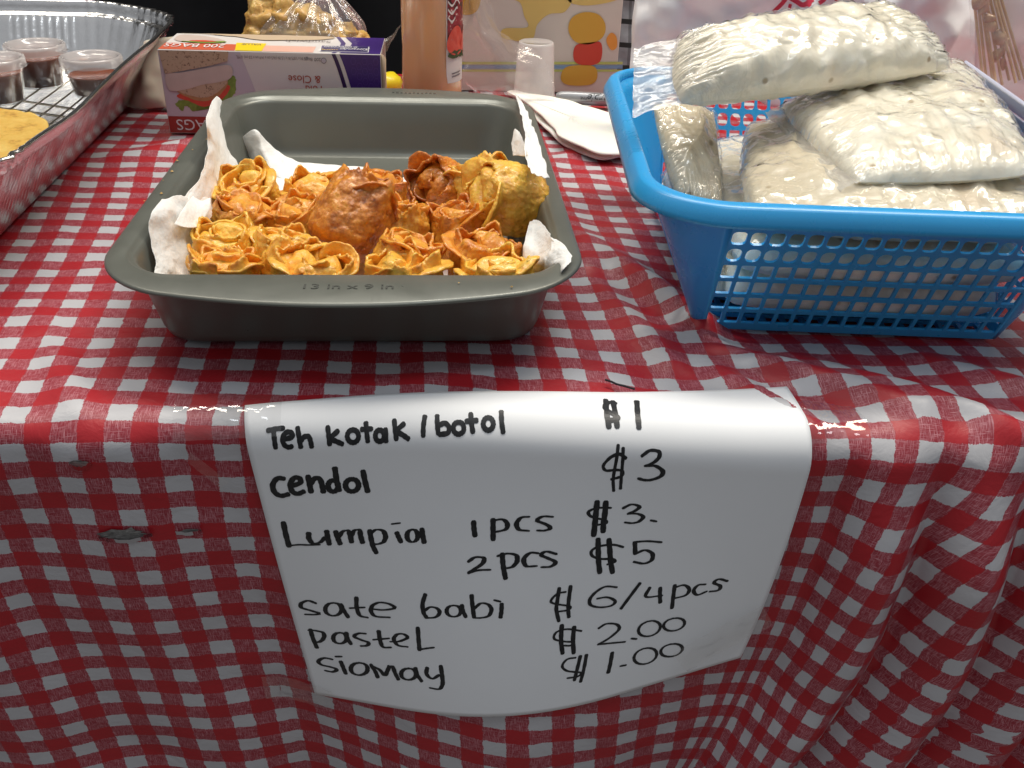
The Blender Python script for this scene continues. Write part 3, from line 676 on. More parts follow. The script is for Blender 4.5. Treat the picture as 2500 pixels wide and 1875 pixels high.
towel(tx([[(470, 478), (492, 492), (514, 484)], [(448, 508), (478, 515), (510, 515)], [(424, 548), (452, 556), (482, 555)]], [(-.110, -.105, -.100), (-.109, -.104, -.099), (-.110, -.105, -.101)]), 'paper_towel', 'small folded white paper towel corner on top of the crumpled flap at the left', 25, 9, 9, .0008, (0,), fr=60)
towel([[at(1256, 228, x=.1205), at(1270, 236, x=.122)], [at(1268, 262, x=.117), at(1284, 268, x=.1225)], [at(1280, 310, x=.112), at(1302, 305, x=.1215)], [at(1280, 365, x=.108), at(1322, 366, x=.1205)], [at(1290, 405, x=.106), at(1338, 418, x=.119)], [at(1312, 428, x=.108), at(1341, 436, x=.1185)]], 'paper_towel', 'narrow white paper towel strip standing up along the back right side of the pan', 31, 8, 12, .0020, (0, 3), fr=70)
towel([[at(1257, 313, x=.108), at(1272, 326, x=.112)], [at(1250, 345, x=.106), at(1280, 350, x=.110)], [at(1250, 380, x=.104), at(1290, 380, x=.108)]], 'paper_towel', 'little torn tip of white paper towel behind the rightmost yellow dumpling', 33, 8, 10, .0012, (0,), fr=90)
towel(tg([[(1293, 541), (1318, 541), (1342, 572)], [(1284, 575), (1305, 580), (1352, 590)], [(1275, 620), (1318, 625), (1352, 620)], [(1272, 655), (1326, 655), (1345, 650)], [(1276, 680), (1325, 682), (1340, 680)]], [(.048, .050, .0535), (.046, .045, .054), (.038, .044, .050), (.028, .037, .043), (.015, .021, .026)]), 'paper_towel', 'crumpled white paper towel sticking up in the front right corner of the pan', 35, 9, 9, .0013, (0, 3), fr=80)
towel(tg([[(1345, 578), (1369, 590), (1397, 624)], [(1342, 612), (1365, 620), (1390, 645)], [(1332, 648), (1358, 655), (1376, 662)], [(1328, 680), (1346, 680), (1360, 678)]], [(.0540, .0560, .0572), (.0515, .0545, .0565), (.043, .048, .0548), (.026, .031, .040)]), 'paper_towel', 'torn outer fold of white paper towel against the right front corner of the pan', 37, 9, 9, .0010, (0, 3), fr=80)

# ------------------------------------------------------------------ fried dumplings
md = M('fried_wrapper')
oi = md.n('ObjectInfo'); sc_ = md.n('SeparateColor', {0: oi.outputs['Color']})
toast, yel = sc_.outputs[0], sc_.outputs[1]
na = md.noise(55, 5, .6); nb = md.noise(260, 4, .65); at_ = md.n('Attribute', attribute_name='crisp')
tval = md.math('ADD', md.math('MULTIPLY_ADD', na, 1.15, -.57), md.math('MULTIPLY_ADD', nb, .55, -.27))
tval = md.math('ADD', tval, toast); tval = md.math('ADD', tval, md.math('MULTIPLY', at_.outputs['Fac'], .08))
colr = md.ramp(tval, [(0., (.95, .60, .13)), (.25, (.90, .42, .050)), (.48, (.70, .25, .020)), (.72, (.42, .125, .014)), (.92, (.13, .028, .008))])
colr = md.mix(md.math('MULTIPLY', yel, md.math('SUBTRACT', 1.0, md.math('MULTIPLY', tval, 1.4), clamp=True)), colr, (.96, .58, .075))
blv = md.n('TexVoronoi', {'Scale': 330, 'Vector': md.obj(), 'Randomness': 1}, feature='F1')
blh = md.ramp(blv.outputs['Distance'], [(0., (1, 1, 1)), (.45, (.35, .35, .35)), (.8, (0, 0, 0))])
bb = md.bump(md.math('MULTIPLY', blh, md.noise(70, 3)), .75, .0014); bb = md.bump(md.noise(420, 5, .75), .5, .0008, bb)
md.set(color=colr, rough=md.math('MULTIPLY_ADD', nb, .3, .28), spec=.55, sss=.30, sssr=(1, .42, .12), ssss=.004, coat=.4, coatr=.16, normal=bb)
mfl = M('dumpling_filling'); mfl.set(color=mfl.ramp(mfl.noise(180, 4, .7), [(.3, (.52, .17, .02)), (.5, (.74, .32, .05)), (.7, (.80, .42, .10))]), rough=.35, coat=.4, coatr=.15, sss=.2, ssss=.003, sssr=(1, .5, .2), normal=mfl.bump(mfl.noise(240, 4, .7), .8, .0015))
ICO_V = None
def ico():
    global ICO_V
    if ICO_V is None:
        t = (1 + 5 ** .5) / 2
        v = np.array([(-1, t, 0), (1, t, 0), (-1, -t, 0), (1, -t, 0), (0, -1, t), (0, 1, t), (0, -1, -t), (0, 1, -t), (t, 0, -1), (t, 0, 1), (-t, 0, -1), (-t, 0, 1)]) / math.sqrt(1 + t * t)
        f = [(0, 11, 5), (0, 5, 1), (0, 1, 7), (0, 7, 10), (0, 10, 11), (1, 5, 9), (5, 11, 4), (11, 10, 2), (10, 7, 6), (7, 1, 8), (3, 9, 4), (3, 4, 2), (3, 2, 6), (3, 6, 8), (3, 8, 9), (4, 9, 5), (2, 4, 11), (6, 2, 10), (8, 6, 7), (9, 8, 1)]
        ICO_V = (v, f)
    return ICO_V
def dumpling(seed, pos, label, rad=.0200, H=.035, tilt=(0, 0), spin=0, toast=.3, yel=.2, petals=5, spiral=True, flare=.06, squash=1., jag=1., fill=.72, square=1., close=False):
    rg = np.random.RandomState(seed)
    root = thing('fried_dumpling', pos, label, 'fried dumpling', 'fried dumplings in the baking pan', (R(tilt[0]), R(tilt[1]), R(spin)))
    VV, FF, CC = [], [], []
    def add(P, c, cu=False, cv=False):
        b = sum(len(q) for q in VV); VV.append(P.reshape(-1, 3)); CC.append(c.reshape(-1)); FF.append(gridF(P.shape[0], P.shape[1], cu, cv) + b)
    nth, ns = 120, 34
    th_, s = np.meshgrid(np.linspace(0, 2 * np.pi, nth, endpoint=False), np.linspace(0, 1, ns), indexing='ij')
    low = np.clip(s / .38, 0, 1); q = np.clip((s - .38) / .62, 0, 1)
    r = rad * np.where(s < .38, np.sin(low * np.pi / 2) ** .62, (1 + .05 * np.sin(np.pi * q)) * (1 - (.27 - flare) * q ** 2.5))
    z = H * np.where(s < .38, .26 * (1 - np.cos(low * np.pi / 2)), .26 + .74 * q)
    cx, cy = np.cos(th_), np.sin(th_)
    ph = rg.uniform(0, 6)
    r = r * (1 + .06 * square * np.cos(4 * th_ + ph) * sst(s, .2, .8) + .05 * np.cos(2 * th_ + ph * 2))
    npl = rg.randint(7, 11)
    r = r + rad * .055 * q * np.sin(npl * th_ + 2.5 * n3(cx * 1.2, cy * 1.2, 0, seed)) * (.4 + .6 * n3(cx, cy, 2, seed + 2) ** 2 * 4).clip(0, 1.4)
    corner_ = np.clip(np.cos((4 if square else 2) * th_ + ph * 1.3), 0, 1) ** 1.6
    r = r + rad * .17 * square * q ** 2 * corner_
    if close: r = r * (1 - .55 * q ** 1.5)
    P = np.stack([r * cx, r * cy * squash, z], -1)
    P = P + np.stack([cx, cy, 0 * cx], -1) * (.0013 * fbm(P * 150, 3, seed) + .0012 * np.clip(fbm(P * 420, 2, seed + 4), -.2, 1))[..., None] * (.4 + .6 * sst(s, .02, .2))[..., None]
    P[..., 2] += (q ** 3) * .0050 * square * (corner_ - .35) + (q ** 3) * jag * (.0050 * n3(cx * 1.1, cy * 1.1, 1, seed + 7) + .0012 * n3(cx * 3, cy * 3, 1, seed + 8) + .0004 * rg.randn(nth, 1))
    add(P, (.35 * (1 - q) * (s < .3) + .8 * q ** 6), cu=True)
    if spiral and seed % 3:
        n = 150; tt = np.linspace(0, 1, n); turns = rg.uniform(.9, 1.35)
        u, v = np.meshgrid(tt, np.linspace(0, 1, 12), indexing='ij')
        a = ph + u * turns * 2 * np.pi * rg.choice([-1, 1])
        ro = rad * (.26 + .60 * u) * (1 + .11 * np.sin(a * 2 + seed) + .05 * np.sin(a * 5 + 1)) * (1 + .16 * (v - .3))
        top = H * (.99 + .07 * (1 - u)) + jag * (.0028 * n3(u * 3.5, u * 0, 0, seed + 12) + .0006 * n3(u * 22, u * 0, 0, seed + 13))
        zz = H * .45 + v * (top - H * .45)
        Q = np.stack([ro * np.cos(a), ro * np.sin(a) * squash, zz], -1)
        Q += .0010 * np.stack([fbm(Q * 130, 2, seed + 20), fbm(Q * 130, 2, seed + 21), 0 * a], -1)
        add(Q, .8 * v ** 5)
    petals = min(petals, 4)
    for k in range(petals + 2):
        outer = k >= petals
        al = ph + 2 * np.pi * (k + rg.uniform(-.25, .25)) / petals; span = rg.uniform(1.5, 3.0); ro0 = rad * (rg.uniform(.12, .66) if not outer else .74); lean = rg.uniform(.05, .30) * rad
        u, v = np.meshgrid(np.linspace(-1, 1, 36), np.linspace(0, 1, 14), indexing='ij')
        a = al + u * span / 2
        off = rad * rg.uniform(-.15, .35) * (0 if outer else 1)
        cxx, cyy = off * math.cos(al), off * math.sin(al)
        ro = ro0 * (1 - .12 * u * u + .10 * np.sin(2.6 * u + k)) + lean * v ** 2 + .14 * rad * np.sin(3 * v + 2.4 * u + k * 2)
        if outer: ro = ro + rad * .34 * v ** 2.2 * (1 - u * u)
        hh = H * rg.uniform(.92, 1.10) + jag * (.0045 * n3(u * 1.3, u * 0 + k, 0, seed + 30 + k) + .0005 * n3(u * 7, u * 0 + k, 0, seed + 31 + k)) - .008 * np.abs(u) ** 2.4
        if outer: hh = hh - .003
        zz = H * .55 + np.sin(v * (1.25 if not outer else 1.75)) / math.sin(1.25 if not outer else 1.57) * (hh - H * .55)
        Q = np.stack([cxx + ro * np.cos(a), cyy + ro * np.sin(a) * squash, zz], -1)
        Q += .0008 * np.stack([fbm(Q * 120, 2, seed + 40), fbm(Q * 120, 2, seed + 41), .6 * fbm(Q * 150, 2, seed + 42)], -1)
        add(Q, .8 * v ** 5)
    for k in range(2):                       # broad folds of wrapper lying over the mouth
        al = ph + 1.3 + k * rg.uniform(1.8, 3.6)
        u, v = np.meshgrid(np.linspace(-1, 1, 36), np.linspace(0, 1, 20), indexing='ij')
        a = al + u * rg.uniform(.7, 1.15); e = rad * (.88 if k == 0 else .80)
        dist = rg.uniform(1.0, 1.35) * (1 - .35 * u * u)
        x = e * np.cos(a) - np.cos(al) * dist * e * v; y = e * np.sin(a) - np.sin(al) * dist * e * v
        z = H * .80 + H * (.20 + .03 * k) * np.sin(np.minimum(v * 2.6, 1.9)) - .006 * v ** 3 + .0028 * n3(x * 90, y * 90, k, seed + 80) - .003 * np.abs(u) ** 3
        Q = np.stack([x, y * squash, z], -1); Q += .0007 * np.stack([fbm(Q * 120, 2, seed + 50), fbm(Q * 120, 2, seed + 51), fbm(Q * 150, 2, seed + 52)], -1)
        add(Q, .5 * v ** 5)
    Vn = np.concatenate(VV); Fn = np.concatenate(FF); Cn = np.concatenate(CC)
    o = mk('wrapper', Vn, Fn, md.m, root)
    toast = toast * .95 + .01; o.color = (toast, yel, 0, 1)
    ca = o.data.attributes.new('crisp', 'FLOAT', 'POINT'); ca.data.foreach_set('value', Cn.astype(np.float32))
    mods(o, solid=.0016, off=0)
    # oil blisters on the skin
    iv, if_ = ico(); BV, BF = [], []
    m0 = rg.randint(0, nth * ns, 46)
    N = normals(P).reshape(-1, 3)
    for j, i in enumerate(m0):
        if i % ns < 5: continue
        rr = rg.uniform(.0004, .0013) if j % 6 else rg.uniform(.0013, .0020); b = len(BV); p = Vn[i]
        BV += list(iv * rr * np.array([1, 1, .8]) + p); BF += [tuple(b + q_ for q_ in f) for f in if_]
    ob = mk('blister', BV, BF, md.m, root); ob.color = (max(0, toast - .12), yel, 0, 1); mods(ob, sub=1); ob['kind'] = 'stuff'
    if fill:
        th2, s2 = np.meshgrid(np.linspace(0, 2 * np.pi, 30, endpoint=False), np.linspace(0.02, 1, 12), indexing='ij')
        rr = rad * .90 * s2; Q = np.stack([rr * np.cos(th2), rr * np.sin(th2) * squash, H * fill + .004 * (1 - s2 ** 2) + .0022 * n3(rr * np.cos(th2) * 260, rr * np.sin(th2) * 260, 0, seed + 60)], -1)
        mk('filling', Q, gridF(30, 12, True), mfl.m, root)
    return root

DL = [  # seed, mouth centre in the photograph (surveyed at height zt), zt, options, label
 (1, 598, 442, .040, dict(tilt=(38, -12), spin=20, toast=.20, yel=.75, petals=3, H=.036), 'yellow gold fried dumpling with a curled open top, farthest back on the left'),
 (2, 604, 504, .038, dict(tilt=(22, -5), spin=80, toast=.36, yel=.1, petals=5), 'orange brown fried dumpling right in front of the back left yellow one'),
 (3, 545, 575, .040, dict(tilt=(14, -6), spin=10, toast=.20, yel=.95, petals=4, rad=0.0198), 'bright yellow fried dumpling with smooth folded top beside the left paper towel flap'),
 (4, 548, 645, .037, dict(tilt=(12, 4), spin=150, toast=.26, yel=.35, petals=6, rad=0.0198, jag=1.4), 'wide open orange fried dumpling in the front left corner at the pan lip'),
 (5, 768, 460, .036, dict(tilt=(12, -6), spin=45, toast=.24, yel=.35, petals=2, flare=.1, jag=1.3), 'upright square fried dumpling standing alone behind the big brown one on white paper'),
 (6, 722, 528, .033, dict(tilt=(20, -14), spin=5, toast=.34, yel=.15, petals=6, rad=0.0179), 'small orange curled dumpling left behind the big dark brown dumpling'),
 (7, 708, 586, .040, dict(tilt=(22, 8), spin=100, toast=.22, yel=.7, petals=2, rad=0.0202, jag=1.1), 'pale yellow orange fried dumpling with a broad flat flap left of the dark brown dumpling'),
 (8, 765, 652, .037, dict(tilt=(12, 2), spin=30, toast=.25, yel=.45, petals=6, rad=0.0216, jag=1.4), 'flat open golden dumpling at the pan lip below the dark brown dumpling'),
 (10, 938, 446, .037, dict(tilt=(25, 10), spin=70, toast=.44, yel=0., petals=6, rad=0.0179), 'orange brown dumpling with tight curls at the back middle of the pile'),
 (11, 1050, 449, .036, dict(tilt=(38, -52), spin=0, toast=.56, yel=0., petals=3, rad=0.0202, H=.040, spiral=False), 'fallen brown dumpling with a dark hollow mouth at the back middle'),
 (12, 1238, 412, .047, dict(tilt=(-25, 14), spin=60, toast=.24, yel=.9, petals=3, rad=0.0216, H=.042, jag=1.8), 'bright yellow pointed dumpling topmost at the back right by the standing towel strip'),
 (13, 985, 522, .036, dict(tilt=(18, 6), spin=120, toast=.30, yel=.2, petals=5, rad=0.0179, jag=1.2), 'orange dumpling with holes in its top right of the big dark brown dumpling'),
 (14, 1002, 602, .037, dict(tilt=(20, 16), spin=75, toast=.33, yel=.15, petals=4, rad=0.0198), 'orange dumpling with one long curved front fold, right of the dark brown one'),
 (15, 985, 655, .036, dict(tilt=(10, 0), spin=190, toast=.22, yel=.6, petals=7, rad=0.0207, jag=1.5), 'golden yellow dumpling with frilly top at the middle of the pan lip'),
 (16, 1110, 520, .038, dict(tilt=(18, 12), spin=200, toast=.42, yel=0., petals=3, rad=0.0184, H=.037), 'brown bodied dumpling with open folded mouth left of the big yellow right one'),
 (17, 1190, 594, .041, dict(tilt=(24, 4), spin=33, toast=.40, yel=.0, petals=3, rad=0.0198, H=.038), 'brown orange dumpling with round rose curl right of the pan middle near the front'),
 (18, 1212, 655, .038, dict(tilt=(14, -4), spin=260, toast=.18, yel=.75, petals=6, rad=0.0212, jag=1.7), 'pale yellow frilly dumpling at the pan lip in front of the rose shaped one'),
]
for sd, px, py, zt, kw, lb in DL:
    if sd not in (11, 12): kw['tilt'] = (kw['tilt'][0] * .5, kw['tilt'][1])
    H = kw.setdefault('H', .037); tl = kw['tilt']
    Rm = Euler((R(tl[0]), R(tl[1]), R(kw['spin']))).to_matrix()
    top = at(px, py, z=zt); ax = np.array(Rm @ Vector((0, 0, 1)))
    pos = top - ax * H * .92; pos[0] = np.clip(pos[0], -.097, .090); pos[1] = max(pos[1], -.116); pos[2] = max(pos[2], .0055)
    dumpling(sd + 100, pos, lb, **kw)
dumpling(209, at(808, 600, z=.030) + np.array([0, .004, -.006]), 'big dark brown blistered dumpling lying on its side on top of the pile', tilt=(-26, 44), spin=15, toast=.56, yel=0, rad=.0235, H=.050, petals=4, flare=.14, square=.7, spiral=False, jag=1.6)
dumpling(212, at(1310, 508, z=.036), 'big puffy yellow dumpling with browned edge lying against the right side of the pan', tilt=(-22, -66), spin=40, toast=.24, yel=.9, rad=.0240, H=.046, petals=2, flare=.05, square=0, spiral=False, jag=1.5)

# ------------------------------------------------------------------ blue plastic basket
BC, BR_ = (.3125, .017), R(-5)
def BL(u, v, z=0):
    a = u + BC[0]; b = v + BC[1]; return np.array([a * math.cos(BR_) - b * math.sin(BR_), a * math.sin(BR_) + b * math.cos(BR_), z])
O = BL(0, 0)
basket = thing('plastic_basket', O, 'blue plastic basket with lattice sides, piled with plastic bags of cream coloured food', 'basket', rot=(0, 0, BR_))
mb = M('blue_plastic')
mb.set(color=mb.mix(mb.noise(20, 3), (.030, .34, .74), (.040, .39, .80)), rough=mb.math('MULTIPLY_ADD', mb.noise(45, 4, .6), .25, .17), spec=.5, sss=.10, ssss=.006, sssr=(.1, .5, 1), normal=mb.bump(mb.noise(30, 3), .10, .002))
HXf = lambda s: .095 + .039 * s
HYf = lambda s: .114 + .043 * s
RCf = lambda s: .0045 + .039 * s
ZB = .095
def wall(fn, N, W, name):
    """fn(u, s) -> point; N cells over width W"""
    rowsz = [(.0068, .0162, .2), (.0190, .0288, .2), (.0316, .0416, .2), (.0444, .0544, .2), (.0573, .0668, .8), (.0698, .0790, .6)]
    V, F, key = [], [], {}
    def vid(u, z):
        k = (round(u, 5), round(z, 5))
        if k not in key: key[k] = len(V); V.append(fn(u, z / ZB))
        return key[k]
    zb = [.001] + [(rowsz[i][1] + rowsz[i + 1][0]) / 2 for i in range(5)] + [.0925]
    p = W / N
    for i in range(N):
        u0, u1 = -W / 2 + i * p, -W / 2 + (i + 1) * p; uc = (u0 + u1) / 2
        for j in range(6):
            z0, z1, rd = rowsz[j]; o0, o1 = zb[j], zb[j + 1]
            hw, hh = p * .395, (z1 - z0) / 2; zc = (z0 + z1) / 2; rr = min(hw, hh) * rd
            inner, outer = [], []
            for q, (sx, sz) in enumerate(((1, 1), (-1, 1), (-1, -1), (1, -1))):
                for a in range(4):
                    an = math.pi / 2 * (q + a / 3)
                    inner.append((uc + sx * (hw - rr) + rr * math.cos(an), zc + sz * (hh - rr) + rr * math.sin(an)))
            # outer boundary points in the same order
            ow, = (p / 2,)
            ot = [(u1, zc + (o1 - zc) * .5), (u1, o1), (u1, o1), (uc + ow * .5, o1), (uc - ow * .5, o1), (u0, o1), (u0, o1), (u0, zc + (o1 - zc) * .5), (u0, zc - (zc - o0) * .5), (u0, o0), (u0, o0), (uc - ow * .5, o0), (uc + ow * .5, o0), (u1, o0), (u1, o0), (u1, zc - (zc - o0) * .5)]
            for a in range(16):
                b = (a + 1) % 16
                f = [vid(*inner[a]), vid(*ot[a]), vid(*ot[b]), vid(*inner[b])]
                g = []
                for t in f:
                    if t not in g: g.append(t)
                if len(g) > 2: F.append(g)
    o = mk(name, V, F, mb.m, basket, smooth=False); mods(o, solid=.0017, off=-1); return o
Wf, Ws = .181, .218
wall(lambda u, s: (u, -HYf(s), s * ZB), 17, Wf, 'front_wall'); wall(lambda u, s: (-u, HYf(s), s * ZB), 17, Wf, 'back_wall')
wall(lambda u, s: (-HXf(s), -u, s * ZB), 20, Ws, 'side_wall'); wall(lambda u, s: (HXf(s), u, s * ZB), 20, Ws, 'side_wall')
def corner(sx, sy):
    S = np.linspace(.001 / ZB, .0925 / ZB, 12); P = []
    for s in S:
        hx, hy, r = HXf(s), HYf(s), RCf(s); row = [(Wf / 2, -hy)]
        for k in range(13):
            a = -math.pi / 2 + math.pi / 2 * k / 12; row.append((hx - r + r * math.cos(a), -(hy - r) + r * math.sin(a)))
        row.append((hx, -Ws / 2)); P.append([(x * sx, y * sy, s * ZB) for x, y in row])
    P = np.array(P)
    if sx * sy < 0: P = P[:, ::-1]
    o = mk('corner_panel', P, gridF(12, 15), mb.m, basket); mods(o, solid=.0017, off=1)
for sx in (-1, 1):
    for sy in (-1, 1): corner(sx, sy)
prof = [(-.0015, .0905), (-.0022, .0950), (-.0008, .0980), (.0006, .0990), (.0052, .0978), (.0066, .0968), (.0100, .0905), (.0106, .0875), (.0098, .0872), (.0088, .0900), (.0060, .0930), (.0020, .0935), (.0004, .0915)]
V = []
for off, z in prof:
    o_ = rrect(HXf(1) + off, HYf(1) + off, RCf(1) + off, 12, 20); V += [(x, y, z) for x, y in o_]
mk('rim', V, gridF(len(prof), len(o_), True, True), mb.m, basket)
bars = []
for k in range(15): bars.append(bx((-.0875 + k * .0125, 0, .0018), (.003, .224, .0022)))
for k in range(19): bars.append(bx((0, -.108 + k * .012, .0022), (.186, .003, .0024)))
v, f = join(bars); mk('basket_floor', v, f, mb.m, basket, smooth=False)

# ------------------------------------------------------------------ bags of cream coloured food
mc = M('bagged_cream_food')
q1 = mc.noise(14, 4, .6); q2 = mc.noise(60, 4, .6)
base = mc.ramp(q1, [(.25, (.78, .70, .55)), (.5, (.93, .87, .72)), (.72, (.97, .94, .84))])
base = mc.mix(mc.ramp(mc.noise(9, 3, .6), [(.60, (0, 0, 0)), (.75, (.55, .55, .55))]), base, (.72, .50, .30))
dots = mc.n('TexVoronoi', {'Scale': 48, 'Vector': mc.obj(), 'Randomness': 1})
base = mc.mix(mc.ramp(dots.outputs['Distance'], [(.06, (.8, .8, .8)), (.13, (0, 0, 0))]), base, (.38, .27, .13))
cw = mc.n('TexVoronoi', {'Scale': 46, 'Vector': mc.mapv(mc.obj(), (1, 1, 1)), 'Randomness': 1}, feature='DISTANCE_TO_EDGE')
bb = mc.bump(mc.noise(30, 4, .55, dist=1.2), .45, .006); bb = mc.bump(mc.noise(120, 3, .6, dist=1.0), .22, .0012, bb)
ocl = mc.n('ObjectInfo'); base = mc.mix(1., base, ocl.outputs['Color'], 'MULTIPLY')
mc.set(color=base, rough=.38, spec=.4, coat=.35, coatr=.15, sss=.35, sssr=(1, .9, .75), ssss=.012, normal=bb)
mc.put(mc.p.inputs['Coat Normal'], bb)
mfs = film_mat('wrap_film', haze=.04, rough=.08, bscale=48, bstr=.85, spec=1.15, ridge=True)
mfm = film_mat('bag_film', haze=.55, rough=.08, bscale=70, bstr=.8, spec=1.3)
def food_bag(name_label, corners, thick, seed, margins=(), n=90, puck=.004, up=(0, 0, 1), bow=.0, group='bags of cream food in the blue basket', wr=.0035, tan=(1, 1, 1), ex=.52):
    FL, FR, BR2, BL2 = [np.array(c, float) for c in corners]
    root = thing('food_bag', (FL + FR + BR2 + BL2) / 4 - np.array([0, 0, thick / 2]), name_label, 'food bag', group)
    o0 = np.array(root.location)
    N0 = np.cross(FR - BL2, BR2 - FL); N0 /= np.linalg.norm(N0)
    if N0 @ np.array(up) < 0: N0 = -N0
    def base_(u, v):
        return ((1 - u) * (1 - v))[..., None] * FL + (u * (1 - v))[..., None] * FR + (u * v)[..., None] * BR2 + ((1 - u) * v)[..., None] * BL2
    a, b = np.meshgrid(np.linspace(-1, 1, n), np.linspace(-1, 1, n), indexing='ij')
    ax = a * np.sqrt(1 - .12 * b * b * a * a); bx_ = b * np.sqrt(1 - .12 * a * a * b * b)
    B = base_(.5 + ax / 2, .5 + bx_ / 2)
    ea = np.clip(1 - np.abs(a) ** 3.2, 0, 1); eb = np.clip(1 - np.abs(b) ** 3.2, 0, 1)
    hh = (ea * eb) ** ex
    ed = np.exp(-((1 - np.maximum(np.abs(a), np.abs(b))) / .16))          # near the seams
    tang = np.where(np.abs(a) > np.abs(b), b, a)
    pk = ed * (1 - np.maximum(np.abs(a), np.abs(b)) ** 6) * puck * (np.abs(n3(tang * 13, (1 - ed) * 1.5, 0, seed)) * 2.2 - .5)
    V, F, = [], []
    for sgn, fr in ((1, .6), (-1, .4)):
        w_ = wr * (ridged(B * np.array([30, 16, 30]), 2, seed + sgn) - .9) * (hh) + .0009 * fbm(B * 110, 2, seed + 5) * hh
        P = B + N0 * (sgn * thick * fr * hh + sgn * (pk + w_) * (1 if sgn > 0 else .6))[..., None]
        P = P - N0 * (bow * (1 - a * a))[..., None]
        fcs = gridF(n, n)
        if sgn < 0: fcs = fcs[:, ::-1]
        F.append(fcs + len(V) * n * n); V.append(P.reshape(-1, 3))
    mk('filling', np.concatenate(V) - o0, np.concatenate(F), mc.m, root).color = (*tan, 1)  # colour multiplier: a bag's own tan tone together with painted-in shade
    # the clear film stretched over the filling, creased along the seams
    sh = []
    for sgn in (1,):
        P = V[0].reshape(n, n, 3); Nn = normals(P); Nn *= np.sign((Nn @ N0).mean())
        cre = np.abs(n3(B[..., 0] * 55, B[..., 1] * 22, B[..., 2] * 55, seed + 70)) * .0024 + np.abs(n3(tang * 16, (1 - ed) * 2, 1, seed + 71)) * ed * .003
        P = P + Nn * (.0004 + cre)[..., None]
        mk('plastic_film', P.reshape(-1, 3) - o0, gridF(n, n), mfs, root)
    for (side, ln, sag) in margins:          # empty sealed end of the bag
        t = np.linspace(-.97, .97, 40); q, s = np.meshgrid(t, np.linspace(0, 1, 16), indexing='ij')
        if side == 'L': e = base_(0 * q + .03, .5 + q / 2); dr = (FL + BL2 - FR - BR2)
        if side == 'R': e = base_(0 * q + .97, .5 + q / 2); dr = -(FL + BL2 - FR - BR2)
        if side == 'F': e = base_(.5 + q / 2, 0 * q + .03); dr = (FL + FR - BL2 - BR2)
        if side == 'B': e = base_(.5 + q / 2, 0 * q + .97); dr = -(FL + FR - BL2 - BR2)
        dr = dr / np.linalg.norm(dr)
        P = e + s[..., None] * ln * dr + N0 * (sag * s ** 1.5 + .0022 * n3(q * 4, s * 3, 0, seed + 30) * s + .0018 * np.abs(n3(q * 14, s * 2, 0, seed + 31)))[..., None] - N0 * (bow * 0)
        o = mk('plastic_film', P - o0, gridF(40, 16), mfm, root)
    return root
def W3(px, py, z): return at(px, py, z=z)
food_bag('cream filled plastic bag with a clear empty end, topmost in the blue basket', [W3(1640, 262, .122), W3(2345, 168, .132), W3(2175, 22, .158), W3(1642, 94, .152)], .036, 5, [('L', .034, -.004)], puck=.007, wr=.0030)
food_bag('cream filled plastic bag sloping over the front right of the basket, second from top', [W3(2085, 452, .098), W3(2560, 432, .103), W3(2345, 140, .118), W3(1885, 262, .103)], .030, 6, [('L', .012, -.003)], puck=.005, wr=.0028)
food_bag('bag of cream food lying shaded under the two top bags at the basket front', [BL(-.083, -.143, .078), BL(.112, -.143, .080), BL(.105, .040, .090), BL(-.050, .040, .084)], .030, 7, puck=.004, wr=.0028, tan=(.80, .76, .69), ex=.34)  # filling darkened: partly tanner food, partly shade put into the colour
food_bag('bag of cream food standing upright against the left wall of the basket', [W3(1652, 505, .062), W3(1765, 520, .060), W3(1745, 270, .098), W3(1588, 250, .104)], .020, 8, up=(0, -1, .3), puck=.004, wr=.0028, tan=(.78, .73, .64))  # greyer beige filling, its own tone plus shade painted in
food_bag('flat bag of cream food in the middle of the basket seen through its front lattice', [BL(-.082, -.134, .051), BL(.096, -.134, .051), BL(.090, .095, .050), BL(-.075, .095, .050)], .036, 9, wr=.002, ex=.26)
food_bag('flat bag of cream food at the bottom of the basket seen through its front lattice', [BL(-.083, -.1215, .024), BL(.092, -.1215, .024), BL(.084, .095, .024), BL(-.076, .095, .024)], .042, 10, wr=.002, ex=.26)
food_bag('narrow bag of cream food wedged in the left end of the basket behind the lattice', [BL(-.092, -.105, .022), BL(-.076, -.105, .022), BL(-.080, .060, .040), BL(-.100, .060, .040)], .040, 14, wr=.002)
# pale lavender tray edge behind the bags
ml = plain('lavender_plastic', (.50, .52, .66), .35, .05, 20)
lid = thing('plastic_tray', (0, 0, 0), 'pale lavender plastic tray leaning on its edge behind the basket bags at the right', 'tray')
c0, c1 = W3(2350, 150, .120), W3(2620, 345, .118)
dr = (c1 - c0) / np.linalg.norm(c1 - c0); sd_ = np.cross(dr, [0, 0, 1.])
def slab(c0, dr, L, wd, th_, nm):
    a = np.array([0, 0, -1.]) * .8 + sd_ * -.45; a /= np.linalg.norm(a); nn = np.cross(dr, a)
    V = [c0 + dr * x * L + a * y * wd + nn * z_ * th_ for x in (0, 1) for y in (0, 1) for z_ in (0, 1)]
    o = mk(nm, V, [(0, 1, 3, 2), (4, 6, 7, 5), (0, 4, 5, 1), (2, 3, 7, 6), (0, 2, 6, 4), (1, 5, 7, 3)], ml, lid, smooth=False); mods(o, bev=.0012); return o
slab(c0, dr, .22, .014, .003, 'tray_edge'); slab(c0 + np.array([.002, .001, -.010]), dr, .22, .05, .0015, 'tray_face')

